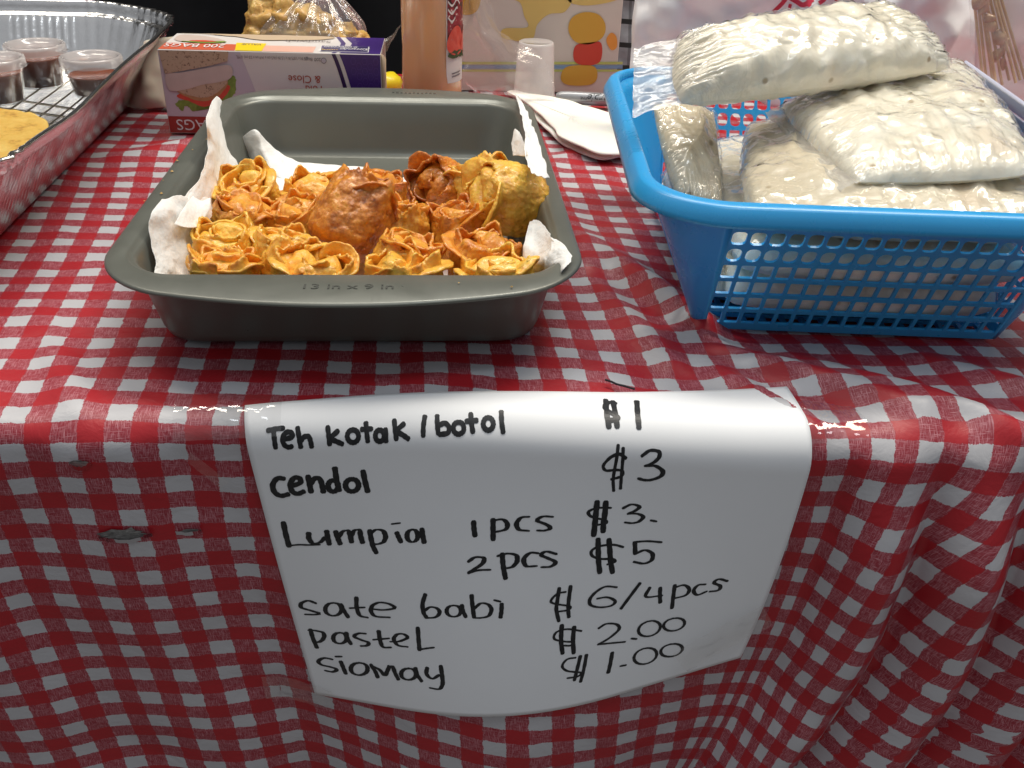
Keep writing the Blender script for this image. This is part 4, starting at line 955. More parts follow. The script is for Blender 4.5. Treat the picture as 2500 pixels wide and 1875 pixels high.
# ------------------------------------------------------------------ foil tray at the left
TC = (-.385, .198)
tray = thing('foil_tray', (TC[0], TC[1], 0), 'large crinkled aluminium foil tray with sauce cups and a wire rack at the left', 'foil tray', rot=(0, 0, R(.8)))
mf = M('aluminium_foil')
mf.set(color=(.90, .90, .90), metal=1., rough=.24, normal=mf.bump(mf.noise(28, 4, .6), .35, .004, mf.bump(mf.noise(120, 3), .12, .0015)))
TL = [(-.048, .0020), (-.044, .0022), (-.041, .005), (-.034, .018), (-.025, .036), (-.0155, .054), (-.012, .0605), (-.0105, .0620), (-.0070, .0625), (-.0055, .064), (-.0045, .069), (-.0035, .0735), (-.0015, .0758), (.0008, .0760), (.0018, .0748), (.0012, .0732), (-.0006, .0728)]
V = []; 
for off, z in TL:
    o_ = rrect(.165, .330, .130, 60, 150); 
    c = np.array([[0, 0]]); 
    # inset along the outline normal
    t_ = np.roll(o_, -1, 0) - np.roll(o_, 1, 0); nrm = np.stack([t_[:, 1], -t_[:, 0]], 1); nrm /= np.linalg.norm(nrm, axis=1)[:, None]
    ln_ = np.concatenate([[0], np.cumsum(np.linalg.norm(np.diff(o_, axis=0), axis=1))])
    cn = np.minimum(sst(np.abs(o_[:, 0]), .165 - .140, .165 - .10), sst(np.abs(o_[:, 1]), .33 - .140, .33 - .10))      # 1 in the corners
    hgt = np.clip(z / .06, 0, 1)
    rib = (.0008 + .0010 * np.abs(n3(ln_ * 30, 0, z * 20, 12))) * np.sin(ln_ * 2 * np.pi / .0085) * (hgt * (z < .0605)) * (1 - cn)
    crk = cn * (.0026 * n3(ln_ * 170, z * 12, 0, 3) + .0016 * n3(ln_ * 420, z * 40, 0, 4)) * min(1, hgt * 1.1)
    wav = .0025 * n3(ln_ * 9, 0, 0, 6) * hgt
    zz = z + (.0020 * n3(ln_ * 11, 0, 1, 7) + .0007 * cn * n3(ln_ * 300, 0, 0, 8)) * hgt
    if z > .06: zz = zz - .0035 * np.exp(-((o_[:, 1] + .105) / .05) ** 2) * (o_[:, 0] > 0)
    if z > .071: crk = crk + cn * .0009 * np.sign(np.sin(ln_ * 2 * np.pi / .0045))
    p = o_ + nrm * (off + rib + crk + wav)[:, None]
    V += list(np.stack([p[:, 0], p[:, 1], np.broadcast_to(zz, len(p))], 1))
npt = len(o_)
F = [tuple(f) for f in gridF(len(TL), npt, cv=True)] + [tuple(range(npt))]
mk('tray_foil', V, F, mf.m, tray)
rack = thing('wire_rack', (-.40, .25, 0), 'dark wire cooling rack lying inside the foil tray under the sauce cups', 'wire rack')
mw = M('greasy_wire'); mw.set(color=(.22, .20, .16), metal=.9, rough=.3)
for k in range(8): v, f = tube([(-.10, -.14 + k * .040, .018), (.13, -.14 + k * .025, .018)], .0011, 6); mk('cross_wire', v, f, mw.m, rack)
for k in range(14): v, f = tube([(-.10 + k * .017, -.15, .0198), (-.10 + k * .017, .20, .0198)], .0008, 6); mk('rack_wire', v, f, mw.m, rack)
# golden flatbread on the rack
mbk = M('golden_crust'); mbk.set(color=mbk.ramp(mbk.noise(40, 5, .65), [(.35, (.50, .24, .04)), (.45, (.80, .48, .09)), (.7, (.90, .62, .17))]), rough=.75, sss=.1, ssss=.003, normal=mbk.bump(mbk.noise(220, 5, .8), 1., .003))
pc = at(35, 345, z=.034)
a, s = np.meshgrid(np.linspace(0, 2 * np.pi, 80, endpoint=False), np.linspace(0.01, 1, 30), indexing='ij')
rr = .077 * (1 + .06 * n3(np.cos(a) * 2, np.sin(a) * 2, 0, 9)) * np.sin(np.clip(s * 1.25, 0, 1) * math.pi / 2) ** .9 * np.where(s > .8, 1 - (s - .8) * .35, 1)
P = np.stack([rr * np.cos(a) - .051, rr * np.sin(a) * 1.15 - .012, 
 .0205 + .021 * np.where(s < .8, 1 - .12 * (s / .8) ** 6, 1 - (s - .8) / .2 * 1.0) * 1. + .0016 * fbm(np.stack([rr * np.cos(a) * 90, rr * np.sin(a) * 60, 0 * a], -1), 4, 3)], -1)
o = mk('fried_patty', P, gridF(80, 30, True), mbk.m); o.location = (pc[0], pc[1], 0); tag(o, 'big flat golden fried patty at the near end of the foil tray', 'fried patty')
# sauce cups
mld = film_mat('lid_plastic', haze=.60, rough=.15, bscale=20, bstr=.05, spec=1.2, hazecol=(.92, .88, .88))
mcup = film_mat('cup_plastic', haze=.16, rough=.12, bscale=20, bstr=.05, spec=1.1, hazecol=(.80, .76, .76))
msau = M('brown_sauce'); msau.set(color=msau.mix(msau.noise(120, 4), (.30, .060, .020), (.46, .12, .035)), rough=.18, sss=.2, ssss=.004, sssr=(1, .3, .1))
mso = plain('orange_sauce_smear', (.50, .17, .03), .3, .2, 200)
def cup(px, py, zl, label, smear=None, fill=.6):
    p = at(px, py, z=zl); zb = .0208; h = zl - zb - .001
    t = thing('sauce_cup', (p[0], p[1], zb), label, 'sauce cup', 'lidded sauce cups in the foil tray')
    pr_ = [(0, .0006), (.0195, .0006), (.0205, 0), (.0212, .001), (.0205 + .0055, h - .004), (.0268, h - .002), (.0278, h - .001), (.0278, h)]
    v, f = lathe(pr_, 56); mk('cup', v, f, mcup, t)
    rr_ = lambda z_: .0198 + .0055 * z_ / (h - .004)
    v, f = lathe([(0, .0014), (.0196, .0014), (rr_(h * fill) - .0002, h * fill - .0012), (rr_(h * fill) , h * fill), (rr_(h * fill) - .0015, h * fill - .0005), (0, h * fill - .0006)], 48); mk('sauce', v, f, msau.m, t)
    v, f = lathe([(0, h - .0025), (.0195, h - .0025), (.0225, h - .0022), (.0240, h + .0008), (.0262, h + .0022), (.0280, h + .0020), (.0288, h + .0005), (.0290, h - .0045), (.0294, h - .0062)], 56)
    f = [q for q in f]; mk('lid', v, f, mld, t)
    v, f = bx((.0305, -.004, h - .003), (.005, .007, .0008)); mk('lid_tab', v, f, mcup, t, smooth=False)
    if smear:
        n = 14; an = np.linspace(0, 2 * np.pi, n, endpoint=False); r0 = np.random.RandomState(2).uniform(.6, 1.2, n)
        V = np.stack([smear[0] + .0055 * r0 * np.cos(an), smear[1] + .0045 * r0 * np.sin(an), 0 * an + h - .0035], 1); V = np.vstack([V, [smear[0], smear[1], h - .0035]])
        mk('smear', V, [(k, (k + 1) % n, n) for k in range(n)], mso, t, smooth=False)
cup(83, 108, .060, 'lidded clear cup of brown sauce, farthest back of the three in the foil tray', None, .74)
cup(221, 138, .056, 'lidded sauce cup with an orange smear under its lid beside the foil tray wall', (-.010, .008), .56)
cup(-22, 142, .060, 'lidded cup of brown sauce cut off by the left edge of the photograph', (.012, .010), .72)

# ------------------------------------------------------------------ carton of sandwich bags
LB, HB, DB = .2020, .0768, .0735
p0 = at(415, 325, z=0); box = thing('bag_carton', (p0[0], p0[1], 0), 'upside down white and purple carton of sandwich bags behind the baking pan', 'carton', rot=(0, 0, R(-.6)))
mkb = plain('carton_white', (.70, .66, .64), .42, .03, 40); mpu = plain('carton_purple', (.050, .018, .17), .38, .06, 60)
mkr = plain('kraft_board', (.50, .38, .26), .8, .08, 90, bump=.2)
v, f = bx((LB / 2, DB / 2, HB / 2), (LB, DB, HB))
mods(mk('carton_body', v, f, mkb, box, smooth=False), bev=.0006)
def flat(name, pts, face, m_, lift=.0003, parent=box):
    P = []
    for a, h in pts:
        P.append((a, -lift, h) if face == 'F' else (a, h, HB + lift))
    return mk(name, P, [tuple(range(len(P)))], m_, parent, smooth=False)
mred = plain('print_red', (.36, .035, .025), .4, .05, 50); mredt = plain('print_orange_red', (.62, .12, .06), .4, .05, 50); mpk = plain('print_pink', (.78, .45, .36), .4, .05, 50)
myl = plain('print_yellow', (.85, .62, .02), .4, .04, 50); mwh = plain('print_white', (.80, .79, .80), .42, .03, 50); mtx = plain('print_text_red', (.42, .07, .03), .4, .03, 50); mdk = plain('print_grey', (.20, .17, .17), .5, .03, 50)
mly = plain('print_lilac', (.56, .50, .56), .45, .05, 30)
flat('red_band', [(.0006, .0008), (LB - .05, .0008), (LB - .05, .0162), (.0006, .0162)], 'F', mred)
flat('printed_panel', [(.0006, .0164), (.092, .0164), (.074, HB - .001), (.0006, HB - .001)], 'F', mly, .00025)
# purple end with two curved stripes
def curve_x(h, o): return .1565 + .0095 * ((HB - h) / .031) ** .8 + o
hs = np.linspace(.0008, HB - .0006, 14)
def stripe(name, o0, o1, m_, lift): 
    return flat(name, [(curve_x(h, o0) if o0 is not None else 0, h) for h in hs] + [((curve_x(h, o1) if o1 is not None else LB - .0006), h) for h in hs[::-1]], 'F', m_, lift)
stripe('purple_end', .0072, None, mpu, .0003); stripe('purple_stripe', 0., .0036, plain('carton_deep_purple', (.030, .008, .075), .4, .05, 60), .0003)
flat('purple_top', [(.1640, .0006), (LB - .0006, .0006), (LB - .0006, DB - .001), (.163, DB - .001), (.172, DB * .6), (.171, DB * .3)], 'T', mpu)
flat('purple_top_stripe', [(.1570, .0006), (.1603, .0006), (.166, DB * .3), (.166, DB * .6), (.158, DB - .001), (.154, DB - .001), (.1615, DB * .6), (.1615, DB * .3)], 'T', mpu)
flat('top_red_band', [(.0006, .001), (.0690, .001), (.066, .028), (.0006, .028)], 'T', mredt); flat('top_pink_band', [(.092, .001), (.140, .001), (.140, .026), (.088, .026)], 'T', mpk)
flat('value_flash', [(.0695, .0008), (.0935, .0008), (.0925, .034), (.0646, .034)], 'T', myl, .0005)
mnv = plain('logo_navy', (.035, .02, .12), .4, .05, 60)
flat('logo_panel', [(.1455, .0055), (.1905, .0055), (.1895, .0305), (.1440, .0305)], 'T', mwh, .0005); flat('logo_panel', [(.1464, .0066), (.1896, .0066), (.1886, .0294), (.1450, .0294)], 'T', mnv, .0007)
def btext(s, size, a, h, face, m_, name, sx=1., shear=0, lift=.0006):
    """printing that reads upside down, as the carton stands on its head"""
    V2, F2 = text2d(s, size, shear, 'CENTER'); V2[:, 0] *= sx; V2[:, 1] -= size * .34
    P = [(a - x, -lift, h - y) if face == 'F' else (a - x, h - y, HB + lift) for x, y, _ in V2]
    return mk(name, P, F2, m_, box, smooth=False)
btext('BAGS', .0145, .0255, .0084, 'F', mwh, 'lettering_bags', 1.05)
btext('& Close', .0098, .1306, .0530, 'F', mtx, 'lettering_close', .95); btext('Fold', .0098, .1387, .0440, 'F', mtx, 'lettering_fold', .95)
btext('200 Bags', .0042, .1395, .0711, 'F', mdk, 'lettering_small', 1.0); btext('6.5 IN x 5.875 IN x 1.5 IN (16.5 cm x 14.9 cm x 3.8 cm) .6 MIL', .0042, .1025, .0717, 'F', mdk, 'lettering_small', .60)
btext('200 BAGS', .0200, .0300, .0165, 'T', mwh, 'lettering_bags', .66, lift=.0009); btext('VALUE', .0100, .0800, .0275, 'T', mdk, 'lettering_value', .62, lift=.0009)
btext('Simple', .0130, .1780, .0150, 'T', mwh, 'lettering_logo', .8, .4, .0011); btext('Collection', .0125, .1640, .0225, 'T', mwh, 'lettering_logo', .6, .4, .0011); btext('HOME', .0060, .1540, .0110, 'T', myl, 'lettering_logo', .9, 0, .0011)
btext('Sandwich', .0130, .1300, .0470, 'T', mdk, 'lettering_sandwich', .9, 0, .0008)
ring = [(.1495 + .0026 * math.cos(a), .0702 + .0026 * math.sin(a)) for a in np.linspace(0, 2 * math.pi, 20, endpoint=False)]
flat('recycling_mark', ring, 'F', mdk, .0004); flat('recycling_mark', [(.1495 + (a - .1495) * .82, .0702 + (h - .0702) * .82) for a, h in ring], 'F', mly, .0006)
# faint honeycomb printed on the purple end
hx_ = []
for i in range(6):
    for j in range(8):
        cx_, cz_ = .1765 + i * .0052, .006 + j * .0092 + (i % 2) * .0046
        if cx_ < curve_x(cz_, .0125) or cz_ > HB - .005 or cx_ > LB - .004: continue
        for q in range(6):
            a0, a1 = math.pi / 3 * q, math.pi / 3 * (q + 1); r0, r1 = .0028, .00235
            hx_.append(([(cx_ + r * math.cos(a) * .95, -.0005, cz_ + r * math.sin(a) * 1.35) for r, a in ((r0, a0), (r0, a1), (r1, a1), (r1, a0))], [(0, 1, 2, 3)]))
v, f = join(hx_); mk('honeycomb_print', v, f, plain('print_violet', (.085, .040, .24), .4, .05, 50), box, smooth=False)
# printed sandwich
mbr = M('printed_bread'); mbr.set(color=mbr.mix(mbr.ramp(mbr.noise(420, 3, .7), [(.56, (0, 0, 0)), (.66, (1, 1, 1))]), (.52, .38, .26), (.16, .09, .05)), rough=.45)
mtk = plain('printed_filling', (.58, .47, .42), .45, .12, 90); mlt = plain('printed_lettuce', (.20, .30, .05), .45, .5, 260); mtm = plain('printed_tomato', (.62, .07, .04), .45, .15, 150); mcr2 = plain('printed_crust', (.45, .24, .10), .45, .3, 200)
def wob(pts, seed, amp=.0009, k=6):
    P = catmull(np.array(pts), k, True); rg = np.random.RandomState(seed); return [(a + rg.randn() * amp * .4, h + rg.randn() * amp * .4) for a, h in P]
flat('printed_lettuce', wob([(.010, .030), (.014, .022), (.020, .026), (.026, .021), (.032, .027), (.045, .030), (.055, .027), (.062, .034), (.067, .044), (.066, .055), (.05, .045), (.03, .034)], 1, .002), 'F', mlt, .0005)
flat('printed_tomato', wob([(.012, .036), (.024, .030), (.034, .026), (.044, .028), (.056, .036), (.061, .046), (.04, .044)], 2, .0004), 'F', mtm, .0007)
flat('printed_bread', wob([(.012, .040), (.022, .034), (.036, .031), (.050, .036), (.060, .050), (.036, .047), (.012, .041)], 3, .0004), 'F', mcr2, .0009)
flat('printed_bread', wob([(.011, .0415), (.022, .0365), (.036, .0345), (.049, .039), (.060, .051), (.036, .048), (.012, .042)], 4, .0004), 'F', mbr.m, .0011)
flat('printed_filling', wob([(.0045, .055), (.006, .041), (.018, .041), (.036, .046), (.062, .052), (.064, .064), (.045, .062), (.02, .057)], 5, .0003), 'F', mtk, .0013)
flat('printed_bread', [(.0012, .0765), (.0040, .0555), (.02, .0585), (.045, .0635), (.062, .068), (.064, .0765)], 'F', mbr.m, .0015)
flat('printed_bread', wob([(.008, .064), (.03, .060), (.05, .045), (.052, .032), (.03, .030), (.010, .036), (.004, .050)], 6, .0006), 'T', mtk, .0006)
flat('printed_lettuce', wob([(.014, .034), (.03, .028), (.05, .031), (.054, .038), (.035, .036)], 8, .001), 'T', mlt, .0009); flat('printed_tomato', wob([(.02, .036), (.034, .032), (.046, .035), (.034, .039)], 9, .0005), 'T', mtm, .0011)
flat('torn_opening', wob([(.006, .070), (.03, .069), (.06, .060), (.085, .048), (.11, .050), (.14, .055), (.15, .070), (.08, .072)], 10, .0008), 'T', mkr, .0008)
# open flap at the right end
G = [[(LB, .002, HB), (LB, .002, .002)], [(LB + .003, -.001, HB - .001), (LB + .0015, .000, .002)], [(LB + .0045, .001, HB - .004), (LB + .002, .002, .003)]]
mods(mk('end_flap', surf(G, 4, 4), gridF(9, 5), mkr, box), solid=.0006, off=0)

# ------------------------------------------------------------------ bottle of peach coloured drink
pb = at(1054, 100, y=.33); r0 = .0292
bot = thing('drink_bottle', (pb[0], .33, 0), 'tall peach coloured drink bottle with a strawberry label standing behind the pan', 'bottle')
mbo = M('peach_drink'); mbo.set(color=mbo.mix(mbo.noise(5, 2), (.78, .40, .20), (.84, .46, .25)), rough=.22, spec=.5, sss=.5, sssr=(1, .5, .3), ssss=.02, coat=.5, coatr=.08)
pr_ = [(0, .001), (.020, .001), (.026, .003), (r0, .010), (r0, .060), (r0 - .0006, .075), (r0, .090), (r0, .165), (r0 - .003, .180), (.018, .200), (.013, .210), (.0125, .222), (.0145, .223), (.0145, .236), (0, .237)]
v, f = lathe(pr_, 72); mk('bottle_body', v, f, mbo.m, bot)
def wrap(pts, lift=.0004):  # pts (angle degrees from the camera side, z)
    return [((r0 + lift) * math.sin(R(a)), -(r0 + lift) * math.cos(R(a)), z) for a, z in pts]
def wrapgrid(name, a0, a1, z0, z1, m_, lift, nz=2, na=14, fn=None):
    A, Z = np.meshgrid(np.linspace(a0, a1, na), np.linspace(z0, z1, nz), indexing='ij')
    if fn: A, Z = fn(A, Z)
    P = np.stack([(r0 + lift) * np.sin(np.radians(A)), -(r0 + lift) * np.cos(np.radians(A)), Z], -1); return mk(name, P, gridF(na, nz), m_, bot)
mlb = plain('label_white', (.74, .70, .66), .4, .03, 50); mmr = M('label_maroon')
mmr.set(color=mmr.ramp(mmr.noise(150, 3, .6), [(.38, (.05, .02, .015)), (.46, (.30, .03, .04)), (.6, (.34, .035, .045)), (.66, (.75, .66, .60))]), rough=.4)
wrapgrid('label', 28, 168, .046, .135, mlb, .0003, 24, 24, lambda A, Z: (A + 3 * np.exp(-((Z - .046) / .006) ** 2) * (A < 60), Z + .0035 * ((A - 80) / 60).clip(0, 1)))
wrapgrid('label_art', 30, 168, .086, .170, mmr.m, .0006, 20, 24)
mst = M('printed_strawberry'); mst.set(color=mst.mix(mst.noise(220, 3), (.62, .03, .02), (.80, .16, .10)), rough=.3)
mlf = plain('printed_leaf', (.05, .07, .02), .5, .5, 300)
for ca, cz in ((52, .085), (92, .083), (130, .088)):
    P = wrap([(ca + 23 * math.sin(t_) * (1 - .25 * math.cos(t_)), cz + .0135 * math.cos(t_)) for t_ in np.linspace(0, 2 * math.pi, 24, endpoint=False)], .0011); P.append(wrap([(ca, cz)], .0011)[0])
    mk('strawberry_print', P, [(k, (k + 1) % 24, 24) for k in range(24)], mst.m, bot, smooth=False)
    rgl = np.random.RandomState(int(ca)); P = wrap([(ca + (20 + 5 * rgl.rand()) * math.sin(t_), cz - .0125 + (.0026 + .002 * rgl.rand()) * math.cos(t_)) for t_ in np.linspace(0, 2 * math.pi, 22, endpoint=False)], .0013); P.append(wrap([(ca, cz - .0125)], .0013)[0])
    mk('leaf_print', P, [(k, (k + 1) % 22, 22) for k in range(22)], mlf, bot, smooth=False)
for k in range(2): wrapgrid('small_print', 40, 66, .0540 - k * .0028, .0552 - k * .0028, mdk, .0008, 2, 10, lambda A, Z: (A, Z + .001 * ((A - 40) / 26)))
for k in range(6): wrapgrid('printed_strokes', 31, 48 + (k % 3) * 7, .104 + k * .007, .106 + k * .007, mlb, .0009, 2, 10, lambda A, Z: (A, Z + .0025 * np.sin(A / 4 + 1)))

# ------------------------------------------------------------------ cup, clear bag, napkins, marker
pcu = at(1303, 240, z=.0); cu = thing('plastic_cup', (pcu[0], pcu[1] , 0), 'white translucent plastic cup standing upside down behind the napkins', 'cup')
mwcm = film_mat('white_cup', haze=.72, rough=.2, bscale=10, bstr=.05, spec=1., hazecol=(.95, .93, .92))
v, f = lathe([(0, .060), (.0165, .060), (.0175, .0612), (.0190, .0605), (.0195, .058), (.0228, .008), (.0240, .004), (.0246, .001), (.0238, .0005)], 56); mods(mk('cup_body', v, f, mwcm, cu))
clear = film_mat('clear_bag_film', haze=.16, rough=.06, bscale=34, bstr=1.0, spec=1.3, hazecol=(.85, .78, .74))
def crumpled(rows, name, label, cat, mat, seed, nu=8, nv=8, amp=.004, fr=26, group=None, solid=0):
    P = surf(rows, nu, nv); N = normals(P)
    P = P + N * (amp * fbm(P * fr, 3, seed) + amp * .9 * (ridged(P * fr * .7, 3, seed + 9) - .9))[..., None]
    o = mk(name, P, gridF(P.shape[0], P.shape[1]), mat); mods(o, solid=solid)
    return tag(o, label, cat, group)
Yp = lambda px, py, y: at(px, py, y=y)
crumpled([[Yp(1128, -60, .40), Yp(1150, -60, .38), Yp(1180, -50, .40)], [Yp(1128, 20, .40), Yp(1160, 20, .37), Yp(1215, 60, .40)], [Yp(1128, 90, .39), Yp(1190, 110, .365), Yp(1262, 100, .40)], [Yp(1130, 150, .39), Yp(1215, 160, .365), Yp(1325, 150, .395)], [Yp(1135, 200, .385), Yp(1225, 210, .37), Yp(1350, 205, .385)], [Yp(1170, 236, .40), Yp(1235, 236, .385), Yp(1352, 246, .38)]],
         'plastic_bag', 'clear crumpled plastic bag hanging between the drink bottle and the white cup', 'plastic bag', clear, 4, amp=.004)
crumpled([[Yp(985, 55, .375), Yp(975, 75, .37), Yp(965, 95, .37)], [Yp(962, 80, .365), Yp(952, 100, .36), Yp(950, 118, .36)], [Yp(936, 98, .36), Yp(936, 112, .355), Yp(944, 128, .36)]], 'plastic_scrap', 'small greyish piece of clear plastic film sticking out left of the drink bottle', 'plastic film', film_mat('grey_film', haze=.35, bscale=60, hazecol=(.5, .47, .42)), 8, amp=.0015)
mnp = plain('napkin_white', (.92, .89, .82), .85, .02, 40, bump=.12, bscale=160, sss=.15, ssss=.004)
def napkin(px, z, label, seed):
    o_ = [at(x, y, z=z) for x, y in px]; c = sum(o_) / len(o_)
    P = catmull(np.array(o_), 8, True); n = len(P); L = []
    for s in (0., .3, .6, .85, .97, 1.0):
        q = c + (P - c) * s; q[:, 2] = z + .0025 * fbm(q * 22, 2, seed) + .004 * (1 - s) + (-.0012 if s == 1 else 0) ; L.append(q)
    o = mk('napkin', np.array(L), gridF(6, n, cv=True), mnp); mods(o, solid=.0012, off=-1); tag(o, label, 'napkin', 'napkins behind the pan')
napkin([(1240, 224), (1262, 240), (1300, 280), (1345, 325), (1400, 362), (1460, 384), (1505, 380), (1540, 372), (1540, 300), (1480, 276), (1400, 250), (1310, 228)], .0045, 'lower white paper napkin on the cloth between the baking pan and the blue basket', 3)
napkin([(1237, 221), (1270, 240), (1312, 272), (1352, 308), (1365, 335), (1420, 360), (1470, 374), (1520, 372), (1545, 362), (1535, 295), (1470, 268), (1390, 245), (1300, 225)], .0105, 'upper white paper napkin with a pointed end lying on the other napkin', 7)
m0, m1 = at(1357, 236, z=.0085), at(1520, 246, z=.0085); dr = (m1 - m0) / np.linalg.norm(m1 - m0)
mkm = thing('marker_pen', m0 - np.array([0, 0, .0085]), 'silver grey marker pen with black lettering lying behind the napkins', 'marker pen', rot=(0, 0, math.atan2(dr[1], dr[0])))
mg = M('marker_grey'); mg.set(color=(.34, .35, .37), rough=.3, metal=.3)
v, f = lathe([(0, -.0002), (.003, 0), (.0048, .0015), (.0062, .006), (.0068, .014), (.0070, .030), (.0070, .098), (.0060, .100), (.0050, .120), (0, .121)], 32); V = [(z, x, y + .0085) for x, y, z in v]
mk('marker_barrel', V, f, mg.m, mkm)
def mtext(s, size, a, ang, m_, nm, sx=1., sh=0):
    V2, F2 = text2d(s, size, sh, 'CENTER'); P = []
    for x, y, _ in V2:
        th_ = ang + (-(y - size * .3)) / .0073; P.append((a - x * sx, -.0073 * math.cos(th_), .0085 + .0073 * math.sin(th_)))
    mk(nm, P, F2, m_, mkm, smooth=False)
mik = plain('marker_print', (.012, .012, .014), .4, .02, 50)
mtext('Sharpie', .0125, .052, .45, mik, 'lettering_marker', .9, .35); mtext('FINE', .0045, .0305, .30, mik, 'lettering_marker', .8); mtext('PERMANENT', .0028, .044, 1.15, mik, 'lettering_marker', .8)
# small yellow object between carton and bottle
py_ = at(945, 198, z=.012); v, f = lathe([(0, .020), (.008, .0195), (.0145, .016), (.0165, .010), (.0155, .003), (.010, .0005), (0, 0)], 28)
V = np.array(v); V += .0012 * gn(V * 150, 3)[:, None]; o = mk('lemon', V, f, plain('lemon_yellow', (.88, .70, .02), .35, .08, 60, bump=.2, bscale=500)); o.location = (py_[0], py_[1] + .004, 0); tag(o, 'bright yellow round lemon half hidden between the carton and the drink bottle', 'lemon')

# ------------------------------------------------------------------ printed gift bag (plain pattern), grey plaid cloth
gb = thing('gift_bag', (0, 0, 0), 'cream gift bag with a plain pattern of yellow shapes standing behind the bottle and cup', 'gift bag')
mgc = plain('gift_bag_paper', (.66, .62, .55), .5, .03, 20); mgy = plain('pattern_yellow', (.72, .55, .17), .5, .04, 30); mgo = plain('pattern_gold', (.66, .38, .045), .5, .04, 30)
mgr = plain('pattern_red', (.62, .055, .03), .5, .04, 30); mgb = plain('pattern_blue', (.20, .34, .52), .5, .04, 30); mgg = plain('pattern_green', (.52, .60, .16), .5, .04, 30); mgn = plain('pattern_orange', (.80, .33, .05), .5, .04, 30)
YB = .465
v, f = join([bx((.155, YB + .04, .11), (.197, .08, .22))]); mods(mk('bag_body', v, f, mgc, gb, smooth=False), bev=.001)
def gp(pts, m_, lift, nm='pattern_shape', smooth=True, k=6):
    Q = [Yp(x, y, YB - lift) for x, y in pts]; P = catmull(np.array(Q), k, True) if smooth else np.array(Q)
    return mk(nm, P, [tuple(range(len(P)))], m_, gb, smooth=False)
gp([(1100, 151), (1520, 151), (1520, 157), (1100, 157)], mgg, .0006, smooth=False); gp([(1100, 159), (1520, 159), (1520, 168), (1100, 168)], mgb, .0006, smooth=False); gp([(1100, 170), (1520, 170), (1520, 175), (1100, 175)], mgg, .0006, smooth=False)
gp([(1226, -10), (1268, 5), (1280, 40), (1290, 60), (1280, 68), (1230, 70), (1225, 90), (1262, 100), (1300, 95), (1312, 60), (1340, 35), (1380, 28), (1384, -10)], mgy, .0006)
gp([(1392, -10), (1396, 8), (1440, 13), (1500, 2), (1505, -12)], mgy, .0006); gp([(1120, -20), (1124, 30), (1150, 35), (1168, 20), (1172, -20)], mgo, .0006)
gp([(1395, 45), (1425, 30), (1460, 35), (1478, 60), (1472, 90), (1440, 108), (1405, 102), (1388, 75)], mgo, .0012); gp([(1405, 112), (1440, 104), (1468, 106), (1465, 150), (1430, 160), (1402, 148)], mgr, .0012, smooth=True)
gp([(1375, 170), (1398, 160), (1450, 162), (1458, 190), (1440, 207), (1390, 208), (1370, 195)], mgo, .0012); gp([(1480, 98), (1492, 80), (1505, 90), (1506, 115), (1492, 122)], mgn, .0012)
mpl = M('plaid_cloth'); oc = mpl.obj(); sxx = mpl.n('SeparateXYZ', {0: oc})
k1 = mpl.math('LESS_THAN', mpl.math('FRACT', mpl.math('MULTIPLY', sxx.outputs['Z'], 42.)), .22); k2 = mpl.math('LESS_THAN', mpl.math('FRACT', mpl.math('MULTIPLY', sxx.outputs['X'], 60.)), .18)
mpl.set(color=mpl.mix(mpl.math('MAXIMUM', k1, mpl.math('MULTIPLY', k2, .5)), mpl.mix(mpl.noise(90, 4), (.16, .17, .19), (.34, .35, .38)), (.012, .012, .013)), rough=.8)
crumpled([[Yp(1512, -80, .50), Yp(1590, -80, .50)], [Yp(1505, 0, .50), Yp(1590, 0, .49)], [Yp(1492, 80, .49), Yp(1590, 90, .48)], [Yp(1480, 150, .48), Yp(1590, 160, .475)], [Yp(1478, 200, .475), Yp(1590, 210, .47)]], 'plaid_cloth', 'strip of grey cloth with black lines between the gift bag and the white plastic bags', 'cloth', mpl.m, 12, amp=.003, solid=.001)

# ------------------------------------------------------------------ plastic bags behind the basket
mwb = M('white_plastic_bag'); 
mwb.set(color=mwb.mix(mwb.noise(12, 3), (.93, .93, .95), (.97, .97, .98)), rough=.32, spec=.5, sss=.15, ssss=.02, sssr=(1, 1, 1), normal=mwb.bump(mwb.n('TexNoise', {'Scale': 14, 'Detail': 3, 'Distortion': .8, 'Vector': mwb.obj()}, noise_type='RIDGED_MULTIFRACTAL').outputs['Fac'], .9, .012))
def wbag(x0, x1, yt, yb, y, label, seed, amp=.022):
    g = []
    for j, t in enumerate(np.linspace(0, 1, 6)):
        row = []
        for i, s in enumerate(np.linspace(0, 1, 6)):
            q = Yp(x0 + (x1 - x0) * s, yt + (yb - yt) * t, y); q = q + np.array([0, -.035 * math.sin(math.pi * s) * math.sin(math.pi * min(1, t * .8 + .1)), 0]); q[2] = max(q[2], .004); row.append(q)
        g.append(row)
    return crumpled(g, 'plastic_bag', label, 'plastic bag', mwb.m, seed, 11, 11, amp, 9, solid=.0012)
wbag(1540, 2110, -170, 240, .30, 'white plastic carrier bag with red print standing behind the left of the basket', 15)
wbag(2040, 2480, -190, 190, .33, 'plain white plastic bag behind the top food bag, left of the satay bag', 16)
wbag(2380, 2900, -190, 260, .28, 'whitish plastic bag behind the bag of satay sticks at the far right', 19, .006)
mrp = plain('bag_red_print', (.68, .04, .08), .4, .05, 50)
from mathutils.bvhtree import BVHTree
